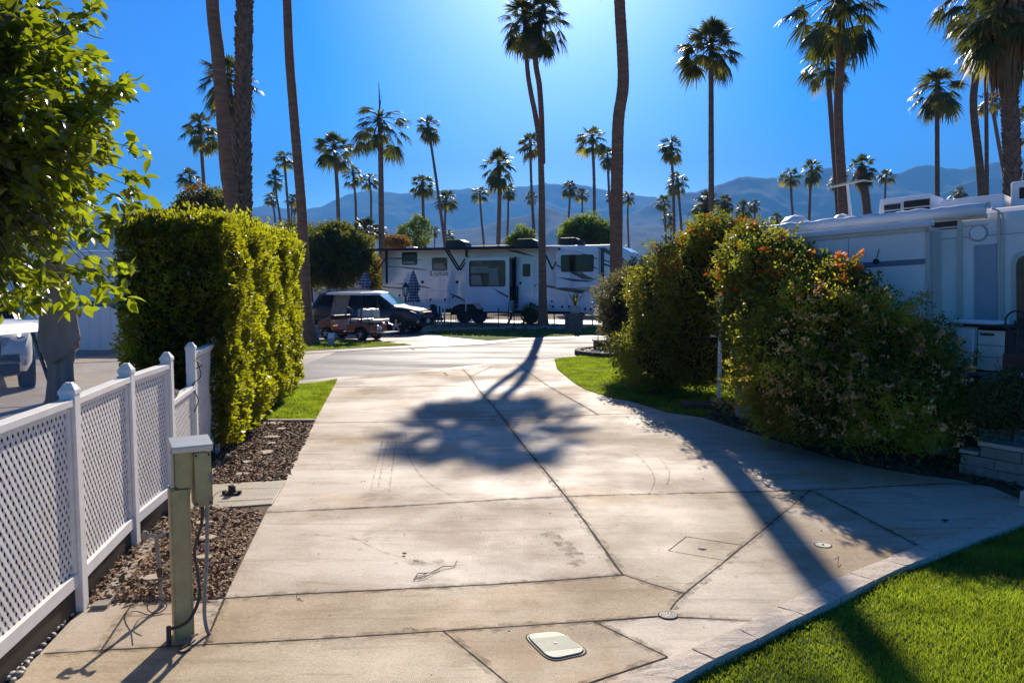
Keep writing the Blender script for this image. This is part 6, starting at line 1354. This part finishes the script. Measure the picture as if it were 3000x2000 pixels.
b = MB(); k = 40; aw0, aw1 = .35, x_r; b.tube([(aw0 + (aw1 - aw0) * i / k, -.10, ztr - .02 + .006 * math.sin(i * 1.7)) for i in range(k + 1)], [.082 + .006 * math.sin(i * 2.3) + .006 * math.sin(i * .9) for i in range(k + 1)], 14); aw2 = b.build('awning_roll', 'white', r2, smooth=True)
b = MB(); b.box(((aw0 + aw1) / 2, -.03, ztr - .10), (aw1 - aw0, .06, .05)); b.box(((aw0 + aw1) / 2, -.015, ztr - .20), (aw1 - aw0, .03, .02)); b.build('awning_rail', 'cream', r2)
b = MB(); b.lathe((aw1 + .02, -.10, ztr), [(.03, 0), (.03, .06)], 8); b.tube(smoothline([(aw1 + .06, -.10, ztr - .02), (aw1 + .14, -.05, ztr - .08), (aw1 + .17, -.02, ztr - .3), (aw1 + .17, -.02, .85)]), .012, 6); b.build('awning_arm', 'cream', r2)
so_ = .50; cs1 = S2(2757, 700, so_); top_ = S2(2741, 662, so_).z; x0s = 1.1
b = MB(); b.prism([(x0s, -so_, .80), (cs1.x, -so_, .80), (cs1.x, -so_, top_), (x0s, -so_, top_)], (0, so_ + .1, 0)); sl_ = b.build('slide_out', 'rvwhite2', r2, bevel=.01)
b = MB(); b.box(((cs1.x) + .006, -so_ / 2, (top_ + .8) / 2), (.012, so_ - .02, top_ - .9)); b.build('slide_side', 'cream', sl_)
b = MB(); b.tube([(x0s - .1, -so_ - .03, top_ + .03), (cs1.x + .02, -so_ - .03, top_ + .03)], .048, 10); b.tube([(cs1.x + .02, -so_ - .03, top_ + .03), (cs1.x + .06, -so_ - .03, top_ + .03)], .03, 8); tp_ = b.build('slide_topper', 'white', sl_, smooth=False)
b = MB(); b.box(((x0s + cs1.x) / 2, -so_ - .008, top_ - .05), (cs1.x - x0s, .016, .03)); b.box((cs1.x - .02, -so_ - .008, (top_ + .8) / 2), (.05, .016, top_ - .8)); b.build('slide_trim', 'cream', sl_)
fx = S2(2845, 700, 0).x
b = MB(); b.box(((x0s + fx) / 2, -.012, top_ + .06), (fx - x0s, .02, .16)); b.build('opening_shadow_strip', 'board', r2)  # dark strip on the wall, painted shadow of the slide opening
b = MB(); b.box(((x0s + fx) / 2, -.02, top_ + .16), (fx - x0s + .1, .03, .035)); b.box((fx + .01, -.02, (top_ + 1.0) / 2), (.05, .03, top_ - .7)); b.build('slide_flange', 'cream', r2)
a, c = S2(2555, 784, so_), S2(2735, 773, so_); b = MB()
b.prism([(a.x, -so_ - .006, a.z), (c.x, -so_ - .006, a.z), (c.x + .08, -so_ - .006, a.z + .07), (a.x, -so_ - .006, a.z + .07)], (0, .006, 0)); b.build('stripe', 'decal_b', sl_)
b = MB(); b.box((a.x - .35, -so_ - .006, a.z + .01), (.5, .008, .02)); b.box((a.x - .35, -so_ - .006, a.z - .12), (.5, .008, .015)); b.build('stripe', 'decal_b', sl_)
q = S2(2596, 765, so_); b = MB(); b.lathe((q.x, -so_ - .02, q.z), [(.035, -.02), (.035, .02), (.015, .03)], 10, 'Y'); b.tube([(q.x, -so_ - .02, q.z), (q.x + .04, -so_ - .02, q.z + .16)], .005, 5); b.build('clearance_lamp', 'black', sl_)
q = S2(2903, 681); b = MB(); b.lathe((q.x, -.02, q.z), [(.098, -.02), (.105, .02)], 24, 'Y'); v_ = b.build('vent_cover', 'rvgrey', r2); b = MB(); b.lathe((q.x, -.03, q.z), [(.085, -.012), (.085, .006)], 24, 'Y'); b.build('vent_disc', 'rvwhite2', v_)
a, c = S2(2877, 960), S2(2955, 712); b = MB(); b.box(((a.x + c.x) / 2, -.008, (a.z + c.z) / 2), (c.x - a.x, .016, c.z - a.z)); b.build('service_panel', 'rvgrey', r2)
a = S2(2963, 700); b = MB(); b.box((a.x, -.012, ztr / 2 + .4), (.03, .02, ztr - .9)); b.build('corner_trim', 'cream', r2)
a, c = S2(2985, 1000), S2(3200, 722); b = MB(); b.prism(rrect(a.x, c.x, a.z, c.z, .14, -.03), (0, .03, 0)); dw = b.build('door', 'cream', r2); b = MB(); b.prism(rrect(a.x + .05, c.x - .05, a.z + .05, c.z - .05, .12, -.04), (0, .03, 0)); b.build('door_glass', 'glassb', dw)
for xx in (x0s + .9, x0s + 1.9):
    b = MB(); b.box((xx, -so_ - .003, (top_ + .8) / 2), (.010, .006, top_ - .95)); b.build('panel_seam', 'rvgrey', sl_)
b = MB(); b.box(((x0s + cs1.x) / 2, -so_ - .003, 1.12), (cs1.x - x0s - .1, .006, .010)); b.build('panel_seam', 'rvgrey', sl_)
a0 = S2(2870, 700).x
b = MB(); b.box((LL / 2, -.003, ztr - .34), (LL - .1, .006, .012)); b.box((LL / 2, -.003, 1.05), (LL - .1, .006, .012)); b.build('panel_seam', 'rvgrey', r2)
b = MB(); R_v = random.Random(12)
for k in range(46): b.lathe((fx + .06 + k * .05, -.006, ztr - .30), [(.006, -.003), (.004, .003)], 6, 'Y')
b.build('rivet_row', 'rvgrey', r2)
b = MB(); b.prism(rrect(fx + .10, fx + .48, .90, 1.30, .04, -.012), (0, .012, 0)); h_ = b.build('hatch', 'rvwhite2', r2, bevel=.004); b = MB(); b.box((fx + .29, -.02, 1.26), (.06, .02, .03)); b.build('latch', 'black', h_)
# roof things
def roofbox(x0, x1, y0, y1, back, dep, nm, mt, par=r2, taper=.96):
    a, c = S2(x0, y1, -back), S2(x1, y0, -back); b = MB(); b.box(((a.x + c.x) / 2, back + dep / 2, (ztr + .01 + c.z) / 2), (c.x - a.x, dep, c.z - ztr - .01), taper=taper); return b.build(nm, mt, par, bevel=.02), a, c
zq = ztr + .01
ac, a, c = roofbox(2603, 2772, 562, 622, .75, .7, 'air_conditioner', 'white', taper=.92)
b = MB(); n = 18
for i in range(n):
    x = a.x + (c.x - a.x) * (.50 + .45 * i / n)
    for zz in (.34, .66): b.box((x, .75 + .012, zq + (c.z - zq) * zz), (.016, .03, (c.z - zq) * .26))
for i in range(11):
    x = a.x + (c.x - a.x) * (.14 + .30 * i / 11)
    for zz in (.34, .62): b.box((x, .75 + .014, zq + (c.z - zq) * zz), (.012, .03, (c.z - zq) * .22))
b.build('grille', 'black', ac)
roofbox(2786, 2985, 562, 600, .55, 1.2, 'roof_box', 'white'); 
q = S2(2985, 560, -.9); b = MB(); b.box((q.x + .9, 1.2, zq + .18), (1.6, 1.0, .36)); b.build('roof_pod', 'white', r2, bevel=.03); b = MB(); b.box((q.x + .5, .69, zq + .20), (.6, .02, .14)); b.build('pod_grille', 'black', r2)
for x0, x1, rad in ((2295, 2392, .26), (2458, 2514, .20), (2400, 2440, .12)):
    q = S2((x0 + x1) / 2, 640, -.6); b = MB(); w_ = abs(S2(x1, 640, -.6).x - S2(x0, 640, -.6).x) / 2; V0, F0 = ICO2; b.add([(q.x + v[0] * w_, .8 + v[1] * .35, zq + max(0, v[2]) * rad) for v in V0], [tuple(f) for f in F0]); b.build('roof_vent', 'white', r2, smooth=True)
q = S2(2519, 630, -.6); t_ = S2(2512, 533, -.6); an = thing('television_antenna', 'bent white television antenna mast rising from the trailer roof', 'antenna', tuple(F2.O), F2.rz); an.rotation_euler = (0, -.05, F2.rz)
b = MB(); b.tube([(q.x, .7, zq), (t_.x, .7, t_.z)], [.026, .018], 8); b.build('mast', 'white', an)
l_, m_, r__ = S2(2440, 536, -.6), t_, S2(2594, 526, -.6); b = MB(); b.tube([(l_.x, .70, l_.z), (m_.x - .25, .62, m_.z - .03), (m_.x, .60, m_.z - .01), (m_.x + .25, .62, m_.z + .01), (r__.x, .70, r__.z)], [.006, .014, .022, .014, .006], 8); b.build('wing', 'cream', an)
# ================================================================= RIGHT YARD THINGS
Kf = Fr((KO_.x - .9 * Kn.x, KO_.y - .9 * Kn.y), (.508, -.861)); K = Kf.S
a, c = K(2805, 1094), K(2950, 955); ct = thing('outdoor_counter', 'stucco counter with stacked stone end below the small fridge', 'counter', tuple(Kf.O), Kf.rz)
b = MB(); b.box((a.x + .75, .2, a.z / 2), (.9, .5, a.z)); b.build('stucco_base', 'stucco', ct, bevel=.01); b = MB(); R = random.Random(8)
for i in range(6):
    for j in range(3): b.box((a.x + .05 + j * .09 + R.uniform(-.01, .01), .2, .06 + i * a.z / 6), (.10, .56 + R.uniform(-.03, .03), a.z / 6 * .92))
b.build('stone_end', 'brick', ct, bevel=.008)
fr_ = thing('small_fridge', 'small white outdoor fridge with its door open and a blue white cloth on top', 'fridge', tuple(Kf.O), Kf.rz)
x0, x1 = K(2856, 1000).x, K(2944, 1000).x; zb, zt = K(2900, 1092).z, K(2900, 962).z
b = MB(); b.box(((x0 + x1) / 2, .25, (zb + zt) / 2), (x1 - x0, .42, zt - zb)); b.build('cabinet', 'black', fr_, bevel=.01)
b = MB(); b.box(((x0 + x1) / 2, .034, (zb + zt) / 2), (x1 - x0 - .04, .012, zt - zb - .05)); it = b.build('interior', 'fridge_in', fr_)
for k in (.36, .62): b = MB(); b.box(((x0 + x1) / 2, .025, zb + (zt - zb) * k), (x1 - x0 - .06, .02, .012)); b.build('shelf', 'rvgrey', it)
b = MB()
for i in range(12): b.box((x0 + .05 + i * .013, .022, zt - .07), (.006, .008, .03))
b.build('vent_slots', 'black', it)
xd = K(2805, 1000).x; b = MB(); b.box(((xd + x0) / 2 - .01, .0, (zb + zt) / 2), (x0 - xd, .04, zt - zb)); b.build('door', 'white', fr_, bevel=.01)
b = MB(); b.box(((xd + x1) / 2 - .05, .18, zt + .025), (x1 - xd + .1, .45, .03)); b.build('top_board', 'black', fr_); b = MB(); b.box(((xd + x1) / 2 - .09, .17, zt + .065), (x1 - xd - .05, .36, .05), taper=.93); b.build('folded_cloth', 'rvwhite', fr_, bevel=.015)
p = K(2765, 1092); p2 = K(2765, 1026); mb = thing('utility_cabinet', 'grey white metal cabinet left of the small fridge', 'cabinet', tuple(Kf.O), Kf.rz)
b = MB(); b.box((p.x + .1, .35, p2.z / 2), (.42, .3, p2.z)); b.build('body', 'rvgrey', mb, bevel=.01); b = MB(); b.box((p.x + .08, .32, p2.z + .015), (.46, .36, .02)); b.build('top', 'white', mb)
gt = thing('propane_tank', 'pale propane tank half hidden by the lantana sprays', 'gas tank', tuple(Kf.O), Kf.rz); q = K(2738, 1060)
b = MB(); b.lathe((q.x, .1, .02), [(.10, 0), (.15, .06), (.15, .34), (.10, .42), (.04, .44)], 16); b.build('cylinder', 'rvwhite2', gt, smooth=False); b = MB(); b.lathe((q.x, .1, .44), [(.03, 0), (.09, .02), (.09, .12), (.085, .12)], 12); b.build('collar', 'rvwhite2', gt)
# scroll ironwork with board
If = Fr((4.9, 7.6), (.508, -.861)); iq = D(2972, 1150, 8.2); iw = thing('scroll_trellis', 'black wrought iron scroll trellis with a dark board at the right edge', 'trellis', (iq.x, iq.y, 0), -1.03)
def scroll(c, r, turns, s0, sg=1): return [(c[0] + sg * r * (1 - .8 * i / 26) * math.cos(s0 + turns * 2 * pi * i / 26), 0, c[1] + r * (1 - .8 * i / 26) * math.sin(s0 + turns * 2 * pi * i / 26)) for i in range(27)]
b = MB(); b.tube([(0, 0, 0), (0, 0, 1.62)], .016, 8); b.tube([(.42, 0, 0), (.42, 0, 1.9)], .016, 8); b.build('upright', 'iron', iw)
b = MB(); b.tube(scroll((.0, 1.70), .15, 1.25, -pi / 2, -1), .010, 6)
for cz, sg in ((1.5, 1), (1.12, 1), (.92, 1), (.62, 1)): b.tube(scroll((.12, cz), .09, 1.3, pi * .9, sg), .008, 6); b.tube(scroll((.30, cz - .06), .08, 1.3, 0, -1), .008, 6)
b.build('scrollwork', 'iron', iw)
b = MB(); b.box((.18, -.02, 1.26), (.60, .03, .16)); b.build('board', 'board', iw, bevel=.004)
b = MB(); b.box((.55, .05, 1.75), (.30, .05, .85)); b.build('upper_panel', 'board', iw, bevel=.004)
# block retaining wall
w0 = G(2806, 1385); w1 = Vector((6.6, 5.75, 0)); dv = (w1 - w0).normalized(); wa = thing('block_wall', 'low stepped split block wall with pale cap at the right edge', 'wall', tuple(w0), math.atan2(dv.y, dv.x))
R = random.Random(2); b = MB(); Lw = (w1 - w0).length
for row in range(3):
    x = .0 if row < 2 else .22
    if row == 1: x = .02
    while x < Lw:
        l = R.uniform(.30, .42); b.box((x + l / 2, .12 + R.uniform(-.008, .008), .055 + row * .115), (l * .985, .24, .11)); x += l
b.build('courses', 'block', wa, bevel=.008)
b = MB(); x = .2
while x < Lw: l = R.uniform(.42, .5); b.box((x + l / 2, .12, .375), (l * .985, .28, .05)); x += l
b.box((.1, .12, .255), (.2, .25, .04)); b.build('cap_stones', 'kerbstone', wa, bevel=.008)
c = G(2995, 1482); gp = thing('edging_post', 'short pale stone stub at the right end of the kerb', 'post', (c.x, c.y, 0)); b = MB(); b.box((.04, 0, .06), (.1, .1, .17), taper=.9); b.build('stub', 'lidplastic', gp, bevel=.02)
la = thing('lattice_skirt', 'scrap of white lattice showing under the lantana', 'lattice', tuple(Kf.O), Kf.rz); a, c = K(2795, 1255, -.2), K(2855, 1222, -.2); b = MB()
for i in range(9):
    x = a.x + (c.x - a.x) * i / 8; b.add(*slat(Vector((x, .2, a.z)), Vector((x + .22, .2, a.z + .24)), .018, .004, Vector((0, 1, 0)))); b.add(*slat(Vector((x + .22, .205, a.z)), Vector((x, .205, a.z + .24)), .018, .004, Vector((0, 1, 0))))
b.build('lattice_panel', 'white_old', la)
c = G(2292, 1245); rk = thing('garden_statue', 'pale weathered stone duck shape under the lantana', 'statue', (c.x, c.y, 0)); b = MB(); V0, F0 = ICO3
b.add([(v[0] * .13 + .04, v[1] * .09, .10 + v[2] * .10 + .05 * v[0]) for v in V0], [tuple(f) for f in F0]); b.add([(v[0] * .05 - .12, v[1] * .045, .07 + v[2] * .05) for v in V0], [tuple(f) for f in F0]); b.build('body', 'cobble2', rk, smooth=True)
# ================================================================= HAZE
if HAZE:
    b = MB(); b.box((0, 3150, 508.5), (15000, 6700, 1019)); hz = b.build('haze', M['white']); hz.data.materials.clear()
    m = bpy.data.materials.new('haze air'); m.use_nodes = True; t = m.node_tree; t.nodes.clear(); o = t.nodes.new('ShaderNodeOutputMaterial'); v = t.nodes.new('ShaderNodeVolumePrincipled')
    v.inputs['Color'].default_value = HAZE_COL; v.inputs['Density'].default_value = HAZE; v.inputs['Anisotropy'].default_value = 0.0
    t.links.new(v.outputs[0], o.inputs['Volume']); hz.data.materials.append(m); tag(hz, kind='stuff'); hz['label'] = 'thin blue desert haze between the palms and the mountains'
